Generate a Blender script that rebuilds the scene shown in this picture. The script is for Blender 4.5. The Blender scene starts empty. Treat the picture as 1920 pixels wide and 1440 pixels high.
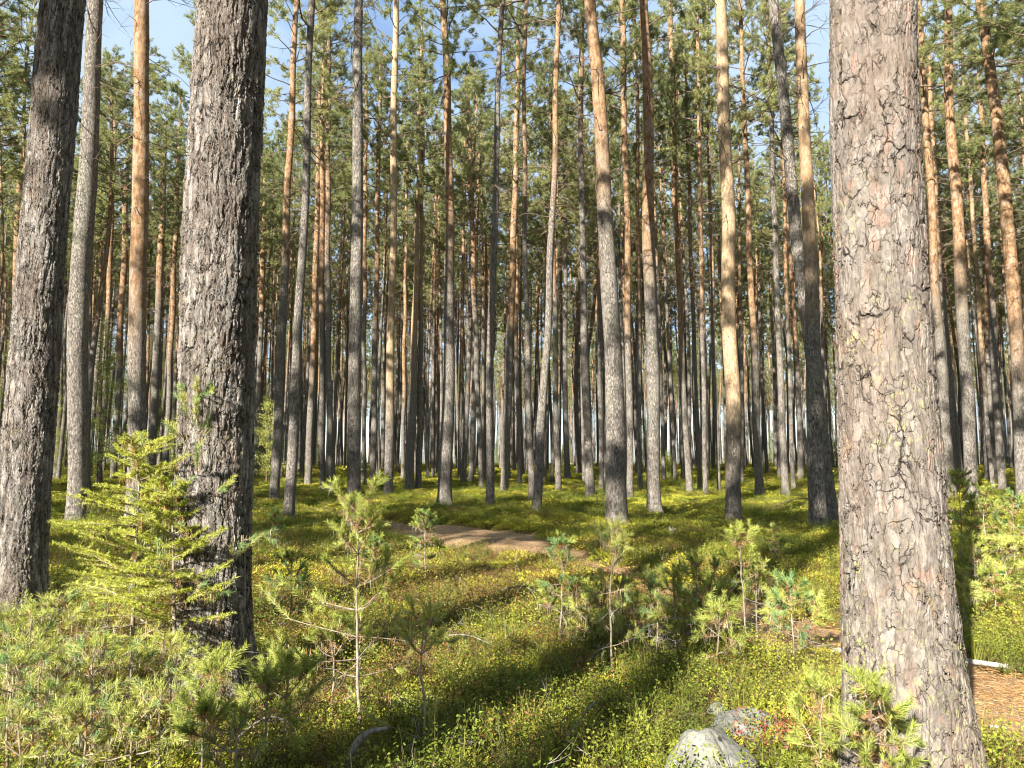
import bpy, math, random
import numpy as np
from mathutils import Vector
R = math.radians
S = bpy.context.scene
C = S.collection

# ------------------------------------------------------------------ camera
EYE, FPX, HORIZ = 1.35, 1350.0, 870.0
PITCH = math.atan((HORIZ - 720) / FPX)
cd = bpy.data.cameras.new('camera'); cam = bpy.data.objects.new('camera', cd); C.objects.link(cam)
cam.location = (0, 0, EYE); cam.rotation_euler = (R(90) + PITCH, 0, 0)
cd.sensor_width = 36; cd.lens = FPX / 1920 * 36; cd.clip_start = .05; cd.clip_end = 2000
S.camera = cam

# ------------------------------------------------------------------ light and exposure
SUN_AZ, SUN_EL = R(33), R(32)           # light travels forward and to the right
trav = Vector((math.sin(SUN_AZ) * math.cos(SUN_EL), math.cos(SUN_AZ) * math.cos(SUN_EL), -math.sin(SUN_EL)))
ld = bpy.data.lights.new('sun', 'SUN'); sun = bpy.data.objects.new('sun', ld); C.objects.link(sun)
ld.energy = 5.0; ld.angle = R(.55); ld.color = (1, .93, .82)
sun.rotation_euler = trav.to_track_quat('-Z', 'Y').to_euler()
W = bpy.data.worlds.new('World'); S.world = W; W.use_nodes = True
nt = W.node_tree; nt.nodes.clear()
wo = nt.nodes.new('ShaderNodeOutputWorld'); bg = nt.nodes.new('ShaderNodeBackground')
sky = nt.nodes.new('ShaderNodeTexSky'); sky.sky_type = 'NISHITA'; sky.sun_disc = False
sky.sun_elevation = SUN_EL; sky.sun_rotation = math.atan2(-trav.x, -trav.y); sky.ozone_density = 2.2
sky.dust_density = .6
tc = nt.nodes.new('ShaderNodeTexCoord'); mp = nt.nodes.new('ShaderNodeMapping'); mp.inputs['Scale'].default_value = (1.6, 1.6, 4.2)
mp.inputs['Location'].default_value = (3.1, .4, .0)
nz = nt.nodes.new('ShaderNodeTexNoise'); nz.inputs['Scale'].default_value = 1.5; nz.inputs['Detail'].default_value = 9; nz.inputs['Roughness'].default_value = .58
cr = nt.nodes.new('ShaderNodeValToRGB'); cr.color_ramp.elements[0].position = .36; cr.color_ramp.elements[1].position = .60
cr.color_ramp.elements[0].color = (.12, .12, .12, 1); cr.color_ramp.elements[1].color = (.95, .95, .95, 1)
mx = nt.nodes.new('ShaderNodeMix'); mx.data_type = 'RGBA'; mx.inputs['B'].default_value = (2.3, 2.95, 3.7, 1)
L = nt.links.new
L(tc.outputs['Generated'], mp.inputs['Vector']); L(mp.outputs[0], nz.inputs['Vector']); L(nz.outputs['Fac'], cr.inputs[0])
L(cr.outputs[0], mx.inputs['Factor']); L(sky.outputs[0], mx.inputs['A']); L(mx.outputs['Result'], bg.inputs['Color'])
bg.inputs['Strength'].default_value = .085; L(bg.outputs[0], wo.inputs['Surface'])
S.view_settings.view_transform = 'Standard'; S.view_settings.look = 'None'
S.view_settings.exposure = 1.8; S.view_settings.gamma = 1
S.cycles.max_bounces = 6; S.cycles.diffuse_bounces = 2; S.cycles.glossy_bounces = 2; S.cycles.transmission_bounces = 3
S.cycles.use_denoising = True; S.cycles.filter_width = 1.15

# ------------------------------------------------------------------ terrain and pixel helpers
def sstep(a, b, x):
    t = np.clip((np.asarray(x, float) - a) / (b - a), 0, 1); return t * t * (3 - 2 * t)
def hgt(x, y):
    x = np.asarray(x, float); y = np.asarray(y, float)
    u = .055 * np.sin(.95 * x + .4 * y + .5) * np.sin(.75 * y + 1.0) + .075 * np.sin(.33 * x + 1.3) * np.cos(.29 * y + .2)
    u = u + .03 * np.sin(2.3 * x + 1.1 * y) * np.sin(1.9 * y - .7 * x + 2)
    u = u + .035 * np.sin(4.1 * x + 1.3 * np.sin(2.2 * y)) * np.sin(3.7 * y + 1.1 * np.sin(2.9 * x) + 1)
    f = .6 + .4 * sstep(2, 12, y) + .8 * sstep(18, 45, y)
    return u * f + .78 * sstep(18, 62, y) + .0035 * np.maximum(0, y - 62)
cp, sp_ = math.cos(PITCH), math.sin(PITCH)
def ray(px, py):
    a, b = (px - 960) / FPX, (720 - py) / FPX
    return np.array([a, cp - b * sp_, sp_ + b * cp])
def gp(px, py, far=70.0):
    """point of the ground seen at this place of the photograph"""
    d = ray(px, py)
    t = 1.5; prev = t
    while t < far:
        p = d * t
        if EYE + p[2] <= float(hgt(p[0], p[1])):
            lo, hi = prev, t
            for _ in range(18):
                m = (lo + hi) / 2; p = d * m
                if EYE + p[2] <= float(hgt(p[0], p[1])): hi = m
                else: lo = m
            p = d * hi
            return Vector((p[0], p[1], EYE + p[2]))
        prev = t; t *= 1.01
    p = d * far
    return Vector((p[0], p[1], float(hgt(p[0], p[1]))))
def at(px, py, Y):
    d = ray(px, py); t = Y / d[1]
    return np.array([d[0] * t, Y, EYE + d[2] * t]), t

# ------------------------------------------------------------------ mesh collector
class Geo:
    def __init__(s): s.V = []; s.F = []; s.n = 0
    def add(s, V, F, mi=0, smooth=True):
        V = np.asarray(V, float).reshape(-1, 3); F = np.asarray(F, int)
        s.V.append(V); s.F.append((F + s.n, mi, smooth)); s.n += len(V)
    def merge(s, o, mi=None):
        k = s.n
        for v in o.V: s.V.append(v); s.n += len(v)
        for f, m, sm in o.F: s.F.append((f + k, m if mi is None else mi, sm))
    def verts(s): return np.concatenate(s.V) if s.V else np.zeros((0, 3))
    def mesh(s, name, mats, V=None):
        V = s.verts() if V is None else V
        me = bpy.data.meshes.new(name)
        cnt = [len(f) * f.shape[1] for f, _, _ in s.F]; pol = [len(f) for f, _, _ in s.F]
        me.vertices.add(len(V)); me.vertices.foreach_set('co', V.astype(np.float32).ravel())
        me.loops.add(sum(cnt)); me.polygons.add(sum(pol))
        me.loops.foreach_set('vertex_index', np.concatenate([f.ravel() for f, _, _ in s.F]).astype(np.int32))
        tot = np.concatenate([np.full(len(f), f.shape[1]) for f, _, _ in s.F])
        st = np.concatenate([[0], np.cumsum(tot)[:-1]]).astype(np.int32)
        me.polygons.foreach_set('loop_start', st)
        me.polygons.foreach_set('material_index', np.concatenate([np.full(len(f), m) for f, m, _ in s.F]).astype(np.int32))
        me.polygons.foreach_set('use_smooth', np.concatenate([np.full(len(f), sm) for f, _, sm in s.F]).astype(bool))
        for m in (mats if isinstance(mats, (list, tuple)) else [mats]): me.materials.append(m)
        me.update(calc_edges=True); me.validate()
        return me
def norm(a): return a / np.maximum(np.linalg.norm(a, axis=-1, keepdims=True), 1e-9)
def tube(g, P, r, n=5, mi=0, cap=True):
    P = np.asarray(P, float); k = len(P); r = np.broadcast_to(np.asarray(r, float), (k,))
    T = norm(np.gradient(P, axis=0))
    up = np.array([0, 0, 1.]) if abs(T[:, 2]).mean() < .8 else np.array([1., 0, 0])
    A = norm(np.cross(T, up)); B = np.cross(T, A)
    th = np.linspace(0, 2 * math.pi, n, endpoint=False)
    V = P[:, None] + r[:, None, None] * (np.cos(th)[None, :, None] * A[:, None] + np.sin(th)[None, :, None] * B[:, None])
    i = np.arange(k - 1)[:, None] * n; j = np.arange(n)[None]; j2 = (j + 1) % n
    F = np.stack([i + j, i + j2, i + n + j2, i + n + j], -1).reshape(-1, 4)
    g.add(V, F, mi)
def blades(g, P, D, Ln, Wd, rng, mi=0, n_cross=1):
    """pointed flat needles: one triangle each"""
    n = len(P); D = norm(D)
    sd = norm(np.cross(D, rng.normal(size=(n, 3))))
    Wd = np.broadcast_to(Wd, (n,))[:, None]; Ln = np.broadcast_to(Ln, (n,))[:, None]
    V = np.stack([P - sd * Wd / 2, P + sd * Wd / 2, P + D * Ln], 1).reshape(-1, 3)
    g.add(V, np.arange(3 * n).reshape(-1, 3), mi, False)
def leaves(g, P, D, Ln, Wd, rng, mi=0):
    """folded pointed-oval leaves: two quads... one rhombus folded along its length"""
    n = len(P); D = norm(D); up = norm(np.array([0, 0, 1.]) * .9 + rng.normal(size=(n, 3)) * .5)
    sd = norm(np.cross(D, up)); nn = np.cross(sd, D)
    Wd = np.broadcast_to(Wd, (n,))[:, None]; Ln = np.broadcast_to(Ln, (n,))[:, None]
    a = P; b = P + D * Ln * .45 + sd * Wd / 2 + nn * Wd * .18; c = P + D * Ln; d = P + D * Ln * .45 - sd * Wd / 2 + nn * Wd * .18
    V = np.stack([a, b, c, d], 1).reshape(-1, 3); q = np.arange(n)[:, None] * 4
    F = np.concatenate([q + [0, 1, 2], q + [0, 2, 3]])
    g.add(V, F, mi, False)

# ------------------------------------------------------------------ scene helpers
def props(o, label=None, cat=None, group=None, kind=None):
    if label: o['label'] = label
    if cat: o['category'] = cat
    if group: o['group'] = group
    if kind: o['kind'] = kind
    return o
def link(name, me, parent=None, loc=(0, 0, 0)):
    o = bpy.data.objects.new(name, me); C.objects.link(o); o.location = loc
    if parent is not None: o.parent = parent
    return o
def empty(name, loc, rz=0):
    o = bpy.data.objects.new(name, None); C.objects.link(o); o.location = loc; o.rotation_euler = (0, 0, rz)
    o.empty_display_size = .2
    return o

# ------------------------------------------------------------------ materials
class N:
    def __init__(s, name, disp=False):
        s.m = bpy.data.materials.new(name); s.m.use_nodes = True; s.t = s.m.node_tree; s.t.nodes.clear()
        s.out = s.t.nodes.new('ShaderNodeOutputMaterial')
        if disp: s.m.displacement_method = 'BOTH'
    def new(s, ty, **k):
        n = s.t.nodes.new('ShaderNode' + ty)
        for a, b in k.items(): setattr(n, a, b)
        return n
    def put(s, sock, v):
        if isinstance(v, bpy.types.NodeSocket): s.t.links.new(v, sock)
        elif isinstance(v, (tuple, list)) and len(v) == 3 and sock.type == 'RGBA': sock.default_value = (*v, 1)
        else: sock.default_value = v
    def math(s, op, a, b=0., c=None, clamp=False):
        n = s.new('Math', operation=op, use_clamp=clamp); s.put(n.inputs[0], a); s.put(n.inputs[1], b)
        if c is not None: s.put(n.inputs[2], c)
        return n.outputs[0]
    def mix(s, f, a, b, bt='MIX'):
        n = s.new('Mix', data_type='RGBA', blend_type=bt); s.put(n.inputs['Factor'], f); s.put(n.inputs['A'], a); s.put(n.inputs['B'], b)
        return n.outputs['Result']
    def rng(s, v, a, b, c=0., d=1., smooth=True):
        n = s.new('MapRange', interpolation_type='SMOOTHSTEP' if smooth else 'LINEAR')
        s.put(n.inputs['Value'], v)
        for k, x in zip(('From Min', 'From Max', 'To Min', 'To Max'), (a, b, c, d)): s.put(n.inputs[k], x)
        return n.outputs[0]
    def noise(s, vec, sc, det=4, ro=.5, out='Fac'):
        n = s.new('TexNoise'); s.put(n.inputs['Vector'], vec); n.inputs['Scale'].default_value = sc
        n.inputs['Detail'].default_value = det; n.inputs['Roughness'].default_value = ro
        return n.outputs[out]
    def vor(s, vec, sc, feat='F1', out='Distance', rand=1.):
        n = s.new('TexVoronoi', feature=feat); s.put(n.inputs['Vector'], vec); n.inputs['Scale'].default_value = sc
        n.inputs['Randomness'].default_value = rand
        return n.outputs[out]
    def vmul(s, v, k):
        n = s.new('VectorMath', operation='MULTIPLY'); s.put(n.inputs[0], v); n.inputs[1].default_value = k; return n.outputs[0]
    def vadd(s, a, b):
        n = s.new('VectorMath', operation='ADD'); s.put(n.inputs[0], a); s.put(n.inputs[1], b); return n.outputs[0]
    def sep(s, v):
        n = s.new('SeparateXYZ'); s.put(n.inputs[0], v); return n.outputs
    def bsdf(s, col, rough=.8, spec=.25, bump=None, bstr=.5, bdist=.01, trans=None, tmix=.35):
        p = s.new('BsdfPrincipled'); s.put(p.inputs['Base Color'], col); s.put(p.inputs['Roughness'], rough)
        p.inputs['Specular IOR Level'].default_value = spec
        nrm = None
        if bump is not None:
            b = s.new('Bump'); s.put(b.inputs['Height'], bump); b.inputs['Strength'].default_value = bstr; b.inputs['Distance'].default_value = bdist
            s.put(p.inputs['Normal'], b.outputs[0])
        sh = p.outputs[0]
        if trans is not None:
            tr = s.new('BsdfTranslucent'); s.put(tr.inputs['Color'], trans)
            ms = s.new('MixShader'); ms.inputs[0].default_value = tmix
            s.put(ms.inputs[1], sh); s.put(ms.inputs[2], tr.outputs[0]); sh = ms.outputs[0]
        s.put(s.out.inputs['Surface'], sh)
        return s.m

def bark_near(name, plate, stretch, grey_d, grey_l, pink, lichen, dmax, pinkamt=.6, orange_h=9., crackw=.05, crackd=.4, vs=.3, ridge=.25):
    n = N(name, disp=True)
    P = n.new('TexCoord').outputs['Object']
    w1 = n.vadd(P, n.vmul(n.vadd(n.noise(P, 5, 4, .55, 'Color'), (-.5, -.5, -.5)), (.13, .13, .22)))
    q = n.vmul(w1, (1, 1, stretch))
    ed = n.vor(q, plate, 'DISTANCE_TO_EDGE')
    idc = n.sep(n.vor(q, plate, 'F1', 'Color'))
    w2 = n.vadd(P, n.vmul(n.vadd(n.noise(P, 16, 4, .6, 'Color'), (-.5, -.5, -.5)), (.05, .05, .08)))
    q2 = n.vmul(w2, (1, 1, stretch * 1.1))
    ed2 = n.vor(q2, plate * 3.3, 'DISTANCE_TO_EDGE'); id2 = n.sep(n.vor(q2, plate * 3.3, 'F1', 'Color'))
    id3 = n.sep(n.vor(n.vmul(w2, (1, 1, stretch * 1.5)), plate * 7.5, 'F1', 'Color'))
    brk = n.rng(n.noise(P, 7, 3), .47, .62)
    crack = n.math('MULTIPLY', n.rng(ed, 0., crackw, 1., 0.), brk)
    crack2 = n.math('MULTIPLY', n.rng(ed2, 0., crackw * 1.3, 1., 0.), n.rng(n.noise(P, 13, 3), .44, .60))
    fine = n.noise(n.vmul(P, (1, 1, .45)), 75, 5, .65)
    mid = n.noise(n.vmul(P, (1, 1, vs)), 20, 6, .66)
    rd = n.math('ABSOLUTE', n.math('SUBTRACT', n.noise(n.vmul(n.vadd(P, n.vmul(n.noise(P, 3, 3, .5, 'Color'), (.09, .09, .0))), (1, 1, .11)), 17, 4, .55), .5))
    rdm = n.rng(rd, 0., .075, 1., 0.)
    h = n.math('MULTIPLY', idc[0], .28)
    h = n.math('ADD', h, n.math('MULTIPLY', id2[1], .32))
    h = n.math('ADD', h, n.math('MULTIPLY', id3[0], .13))
    h = n.math('ADD', h, n.math('MULTIPLY', mid, .45)); h = n.math('ADD', h, n.math('MULTIPLY', fine, .26))
    h = n.math('SUBTRACT', h, n.math('MULTIPLY', rdm, ridge)); h = n.math('SUBTRACT', h, n.math('MULTIPLY', crack, crackd)); h = n.math('SUBTRACT', h, n.math('MULTIPLY', crack2, .35))
    # colour
    col = n.mix(n.rng(mid, .3, .72), grey_d, grey_l)
    col = n.mix(n.math('MULTIPLY', n.rng(id2[0], .6, .95), .5), col, tuple(min(1, c * 1.35) for c in grey_l))
    col = n.mix(n.math('MULTIPLY', n.rng(id3[1], .5, 1.), .3), col, tuple(min(1, c * 1.3) for c in grey_l))
    col = n.mix(n.math('MULTIPLY', n.rng(id3[2], .55, 1.), .4), col, tuple(c * .55 for c in grey_d))
    pk = n.math('MULTIPLY', n.rng(n.noise(n.vmul(P, (1, 1, .35)), 13, 3, .6), .52, .60), n.rng(id2[2], .35, .6))
    col = n.mix(n.math('MULTIPLY', pk, pinkamt), col, pink)
    col = n.mix(n.math('MULTIPLY', n.rng(fine, .50, .72), .4), col, tuple(c * .5 for c in grey_d))
    z = n.sep(P)[2]
    lm = n.math('MULTIPLY', n.rng(n.noise(n.vmul(P, (1, 1, .6)), 45, 4, .7), .52, .66),
                n.math('ADD', n.rng(z, 1.3, .1, 0., .75), n.rng(n.noise(P, 3.3, 2), .5, .68, 0., .7)), clamp=True)
    col = n.mix(n.math('MULTIPLY', rdm, ridge * 1.3), col, tuple(c * f for c, f in zip(grey_d, (.75, .6, .5))))
    big = n.noise(n.vmul(P, (1, 1, .5)), 2.4, 3)
    col = n.mix(n.rng(big, .45, .7, 0., .45), col, tuple(c * f for c, f in zip(grey_d, (1.25, 1., .85))))
    col = n.mix(lm, col, lichen)
    col = n.mix(n.math('MULTIPLY', n.math('ADD', crack, n.math('MULTIPLY', crack2, .5), clamp=True), .9), col, tuple(c * .16 for c in grey_d))
    ob = n.rng(n.math('ADD', z, n.math('MULTIPLY', n.noise(P, 1.2), 3)), orange_h, orange_h + 3)
    col = n.mix(ob, col, (.36, .16, .06))
    n.bsdf(col, .9, .15, bump=fine, bstr=.35, bdist=.004)
    dn = n.new('Displacement'); n.put(dn.inputs['Height'], h); dn.inputs['Midlevel'].default_value = .45; dn.inputs['Scale'].default_value = dmax
    n.put(n.out.inputs['Displacement'], dn.outputs[0])
    return n.m
M_BARK_PLATE = bark_near('bark_plated', 11., .42, (.125, .107, .092), (.245, .22, .198), (.36, .215, .16), (.33, .33, .14), .017, .40, crackw=.04)
M_BARK_FURROW = bark_near('bark_furrowed', 19., .15, (.10, .09, .08), (.33, .305, .28), (.26, .17, .12), (.22, .20, .10), .026, .3, crackw=.07, vs=.13, ridge=.42, crackd=.28)

def bark_far(name):
    n = N(name)
    P = n.new('TexCoord').outputs['Object']; z = n.sep(P)[2]
    sh = n.new('Attribute', attribute_type='OBJECT', attribute_name='bark_shift').outputs['Fac']
    tone = n.new('Attribute', attribute_type='OBJECT', attribute_name='bark_tone').outputs['Fac']
    rnd = n.new('ObjectInfo').outputs['Random']
    w = n.vadd(P, n.vmul(n.vadd(n.noise(P, 11, 5, .65, 'Color'), (-.5, -.5, -.5)), (.09, .09, .2)))
    q = n.vmul(w, (1, 1, .26))
    ed = n.vor(q, 34, 'DISTANCE_TO_EDGE'); ids = n.sep(n.vor(q, 34, 'F1', 'Color'))
    mid = n.noise(n.vmul(P, (1, 1, .4)), 22, 5, .65)
    big = n.noise(n.vmul(P, (1, 1, .35)), 2.2, 3)
    crack = n.rng(ed, 0., .12, 1., 0.)
    grey = n.mix(n.rng(mid, .3, .7), (.085, .072, .062), (.29, .26, .225))
    grey = n.mix(n.math('MULTIPLY', ids[0], .45), grey, (.37, .335, .295))
    grey = n.mix(n.math('MULTIPLY', n.rng(big, .5, .7), .4), grey, (.30, .31, .22))
    grey = n.mix(n.math('MULTIPLY', crack, .6), grey, (.035, .03, .027))
    orange = n.mix(n.rng(n.noise(n.vmul(P, (1, 1, .5)), 14, 4, .6), .35, .65), (.16, .09, .045), (.33, .212, .118))
    orange = n.mix(n.math('MULTIPLY', n.rng(n.noise(n.vmul(P, (1, 1, .6)), 6, 4, .6), .5, .64), .6), orange, (.34, .27, .21))
    pale = n.new('Attribute', attribute_type='OBJECT', attribute_name='bark_pale').outputs['Fac']
    orange = n.mix(n.math('MULTIPLY', pale, .8), orange, n.mix(n.rng(mid, .35, .65), (.27, .19, .115), (.50, .39, .25)))
    orange = n.mix(n.rng(n.vor(n.vmul(P, (1, 1, .7)), 9), .16, .07), orange, (.07, .045, .03))
    t = n.math('ADD', n.math('ADD', z, n.math('MULTIPLY', big, 3.6)), n.math('ADD', n.math('MULTIPLY', rnd, 1.5), n.math('MULTIPLY', sh, 1.3)))
    ob = n.rng(t, 10.2, 13.8)
    ob = n.math('MULTIPLY', ob, n.math('SUBTRACT', 1., tone))
    col = n.mix(ob, grey, orange)
    hh = n.math('ADD', n.math('MULTIPLY', mid, .7), n.math('MULTIPLY', n.math('SUBTRACT', 1., crack), n.math('SUBTRACT', 1.2, ob)))
    return n.bsdf(col, .88, .15, bump=hh, bstr=.8, bdist=.02)
M_BARK = bark_far('pine_bark')

def foliage(name, cols, rough=.55, spec=.3, tmix=.3, world=0., tscale=.35, li=.6):
    """leaf colour varies leaf by leaf, plant by plant, and from patch to patch of ground"""
    n = N(name); g = n.new('NewGeometry'); isl = g.outputs['Random Per Island']; rnd = n.new('ObjectInfo').outputs['Random']
    r = n.new('ValToRGB'); cr = r.color_ramp
    while len(cr.elements) < len(cols): cr.elements.new(.5)
    for i, c in enumerate(cols): cr.elements[i].position = i / (len(cols) - 1); cr.elements[i].color = (*c, 1)
    v = n.math('ADD', n.math('MULTIPLY', isl, li), n.math('MULTIPLY', rnd, 1 - li))
    if world:
        pn = n.rng(n.noise(g.outputs['Position'], tscale, 4, .6), .33, .67)
        v = n.math('ADD', n.math('MULTIPLY', v, 1 - world), n.math('MULTIPLY', pn, world))
    n.put(r.inputs[0], v)
    return n.bsdf(r.outputs[0], rough, spec, trans=r.outputs[0], tmix=tmix)
M_NEEDLE = foliage('pine_needles', [(.10, .125, .055), (.23, .26, .10), (.38, .395, .15), (.52, .50, .23)], tmix=.48)
M_SAPN = foliage('young_pine_needles', [(.15, .20, .05), (.34, .40, .075), (.52, .55, .13), (.66, .62, .26)], tmix=.3)
M_SAPB = foliage('blue_green_needles', [(.08, .18, .07), (.17, .31, .11), (.30, .44, .16), (.45, .54, .22)], tmix=.3)
M_SPRUCE = foliage('spruce_needles', [(.13, .19, .03), (.32, .39, .05), (.52, .55, .08), (.64, .62, .16)], tmix=.3)
M_DRY = foliage('dry_needles', [(.22, .10, .035), (.38, .20, .07), (.50, .33, .15), (.55, .46, .28)], tmix=.25)
M_LICHEN = foliage('beard_lichen', [(.20, .19, .12), (.34, .32, .21), (.48, .45, .31)], .9, .1, .2)
M_LEAF = foliage('bilberry_leaf', [(.045, .075, .014), (.11, .155, .02), (.22, .265, .03), (.34, .355, .045), (.20, .15, .05)], world=.6, tscale=.8, li=.12, tmix=.3)
M_LEAFR = foliage('autumn_leaf', [(.07, .07, .02), (.14, .10, .03), (.22, .14, .045), (.30, .13, .05), (.30, .24, .08)], world=.45, li=.15, tmix=.3)
M_GRASS = foliage('grass_blade', [(.06, .085, .015), (.17, .195, .028), (.33, .33, .06), (.46, .42, .14)], world=.3, tmix=.35)
M_MOSS = foliage('moss_shoot', [(.08, .10, .012), (.24, .27, .025), (.44, .43, .04), (.44, .38, .06), (.28, .17, .05)], world=.6, tscale=.45, li=.3, tmix=.25)
M_BUSH = foliage('bright_leaf', [(.16, .24, .05), (.34, .42, .08), (.52, .55, .14), (.60, .58, .2)], tmix=.4)

def twig_mat(name, a, b):
    n = N(name); P = n.new('TexCoord').outputs['Object']
    f = n.noise(n.vmul(P, (1, 1, .5)), 30, 4, .6)
    return n.bsdf(n.mix(n.rng(f, .35, .65), a, b), .9, .15, bump=f, bstr=.5, bdist=.003)
M_LIMB = twig_mat('branch_bark', (.09, .065, .05), (.24, .17, .125))
M_STEM = twig_mat('sapling_bark', (.16, .12, .085), (.36, .31, .25))
M_SHOOT = twig_mat('green_stem', (.07, .09, .025), (.20, .17, .06))
M_DEAD = twig_mat('bleached_wood', (.10, .088, .076), (.28, .255, .23))
M_LOG = twig_mat('white_wood', (.20, .18, .155), (.46, .435, .40))

def ground_mat():
    n = N('forest_floor'); P = n.new('TexCoord').outputs['Object']
    a = n.noise(P, .35, 5, .6); b = n.noise(P, 3, 6, .65); c = n.noise(P, 40, 5, .7)
    col = n.mix(n.rng(a, .38, .62), (.065, .07, .018), (.12, .095, .03))
    col = n.mix(n.rng(b, .4, .62), col, (.13, .075, .035))
    col = n.mix(n.math('MULTIPLY', n.rng(c, .4, .65), .6), col, (.17, .16, .045))
    return n.bsdf(col, .95, .1, bump=n.math('ADD', b, n.math('MULTIPLY', c, .4)), bstr=1., bdist=.05)
M_GROUND = ground_mat()
def path_mat():
    n = N('needle_litter'); P = n.new('TexCoord').outputs['Object']
    a = n.noise(P, 1.5, 5, .6)
    w = n.vadd(P, n.vmul(n.noise(P, 30, 2, .5, 'Color'), (.05, .05, .05)))
    s1 = n.noise(n.vmul(w, (30, 160, 30)), 1, 3, .6); s2 = n.noise(n.vmul(w, (150, 45, 30)), 1, 3, .6)
    st = n.math('MAXIMUM', s1, s2)
    col = n.mix(n.rng(a, .35, .65), (.17, .10, .052), (.33, .215, .115))
    col = n.mix(n.rng(st, .52, .72), col, (.70, .54, .34))
    col = n.mix(n.rng(n.noise(P, 60, 4, .7), .56, .68), col, (.08, .045, .025))
    return n.bsdf(col, .9, .1, bump=st, bstr=.8, bdist=.012)
M_PATH = path_mat()
def rock_mat():
    n = N('lichened_granite'); P = n.new('TexCoord').outputs['Object']
    a = n.noise(P, 9, 6, .65); c = n.noise(P, 90, 4, .6); 
    col = n.mix(n.rng(a, .35, .65), (.13, .13, .115), (.25, .25, .22))
    col = n.mix(n.rng(c, .52, .7), col, (.10, .10, .085))
    col = n.mix(n.math('MULTIPLY', n.rng(n.noise(P, 22, 4), .56, .66), .6), col, (.27, .27, .13))
    col = n.mix(n.rng(n.vor(P, 11), .17, .11), col, (.04, .04, .035))
    return n.bsdf(col, .9, .15, bump=n.math('ADD', a, n.math('MULTIPLY', c, .3)), bstr=.8, bdist=.02)
M_ROCK = rock_mat()

# ------------------------------------------------------------------ the path line
PATH_PX = [(2250, 1395, .75), (2050, 1350, .72), (1870, 1312, .68), (1700, 1240, .60), (1520, 1185, .66), (1340, 1132, .44), (1190, 1085, .34),
           (1080, 1052, .42), (950, 1018, 1.3), (850, 1000, 1.4), (740, 985, .75), (640, 962, .45), (540, 947, .35), (440, 935, .3)]
pp = []
for x, y, w in PATH_PX: q = gp(x, y); pp.append((q.x, q.y, w))
pp = np.array(pp)
def catmull(P, m=14):
    out = []
    for i in range(len(P) - 1):
        p0 = P[max(i - 1, 0)]; p1 = P[i]; p2 = P[i + 1]; p3 = P[min(i + 2, len(P) - 1)]
        for t in np.linspace(0, 1, m, endpoint=False):
            out.append(.5 * ((2 * p1) + (-p0 + p2) * t + (2 * p0 - 5 * p1 + 4 * p2 - p3) * t * t + (-p0 + 3 * p1 - 3 * p2 + p3) * t ** 3))
    out.append(P[-1]); return np.array(out)
PL = catmull(pp)
def path_d(x, y):
    """signed distance to the path's edge (negative on it)"""
    x = np.asarray(x, float).ravel(); y = np.asarray(y, float).ravel()
    best = np.full(len(x), 1e9)
    for i in range(len(PL)):
        best = np.minimum(best, np.hypot(x - PL[i, 0], y - PL[i, 1]) - PL[i, 2])
    return best

# ------------------------------------------------------------------ ground and path
xs = np.concatenate([np.linspace(-400, -60, 18)[:-1], np.linspace(-60, -10, 60)[:-1], np.linspace(-10, 10, 160)[:-1], np.linspace(10, 60, 60)[:-1], np.linspace(60, 400, 18)])
ys = np.concatenate([np.linspace(-200, -10, 20)[:-1], np.linspace(-10, 0, 20)[:-1], np.linspace(0, 24, 190)[:-1], np.linspace(24, 90, 110)[:-1], np.linspace(90, 600, 30)])
X, Y = np.meshgrid(xs, ys, indexing='ij')
pd = path_d(X, Y).reshape(X.shape)
Zt = hgt(X, Y) - .07 * sstep(.12, -.02, pd)
g = Geo(); nx, ny = X.shape
ii = (np.arange(nx - 1)[:, None] * ny + np.arange(ny - 1)[None]).ravel()
g.add(np.stack([X, Y, Zt], -1), np.stack([ii, ii + ny, ii + ny + 1, ii + 1], -1))
props(link('ground', g.mesh('ground', M_GROUND)), kind='structure')
g = Geo(); tt = np.linspace(-1, 1, 15)
T = norm(np.gradient(PL[:, :2], axis=0)); Nn = np.stack([-T[:, 1], T[:, 0]], -1)
rng = np.random.default_rng(5)
ew = 1.05 + .12 * np.sin(np.arange(len(PL)) * .9) + .05 * rng.normal(size=len(PL))
PX = PL[:, 0:1] + Nn[:, 0:1] * tt * (PL[:, 2:3] * ew[:, None]); PY = PL[:, 1:2] + Nn[:, 1:2] * tt * (PL[:, 2:3] * ew[:, None])
PZ = hgt(PX, PY) - .022 - .045 * np.abs(tt) ** 5 + .006 * np.sin(PX * 9) * np.sin(PY * 8)
n0, n1 = PX.shape; ii = (np.arange(n0 - 1)[:, None] * n1 + np.arange(n1 - 1)[None]).ravel()
g.add(np.stack([PX, PY, PZ], -1), np.stack([ii, ii + 1, ii + n1 + 1, ii + n1], -1))
props(link('path', g.mesh('path', M_PATH)), kind='structure')

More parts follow.
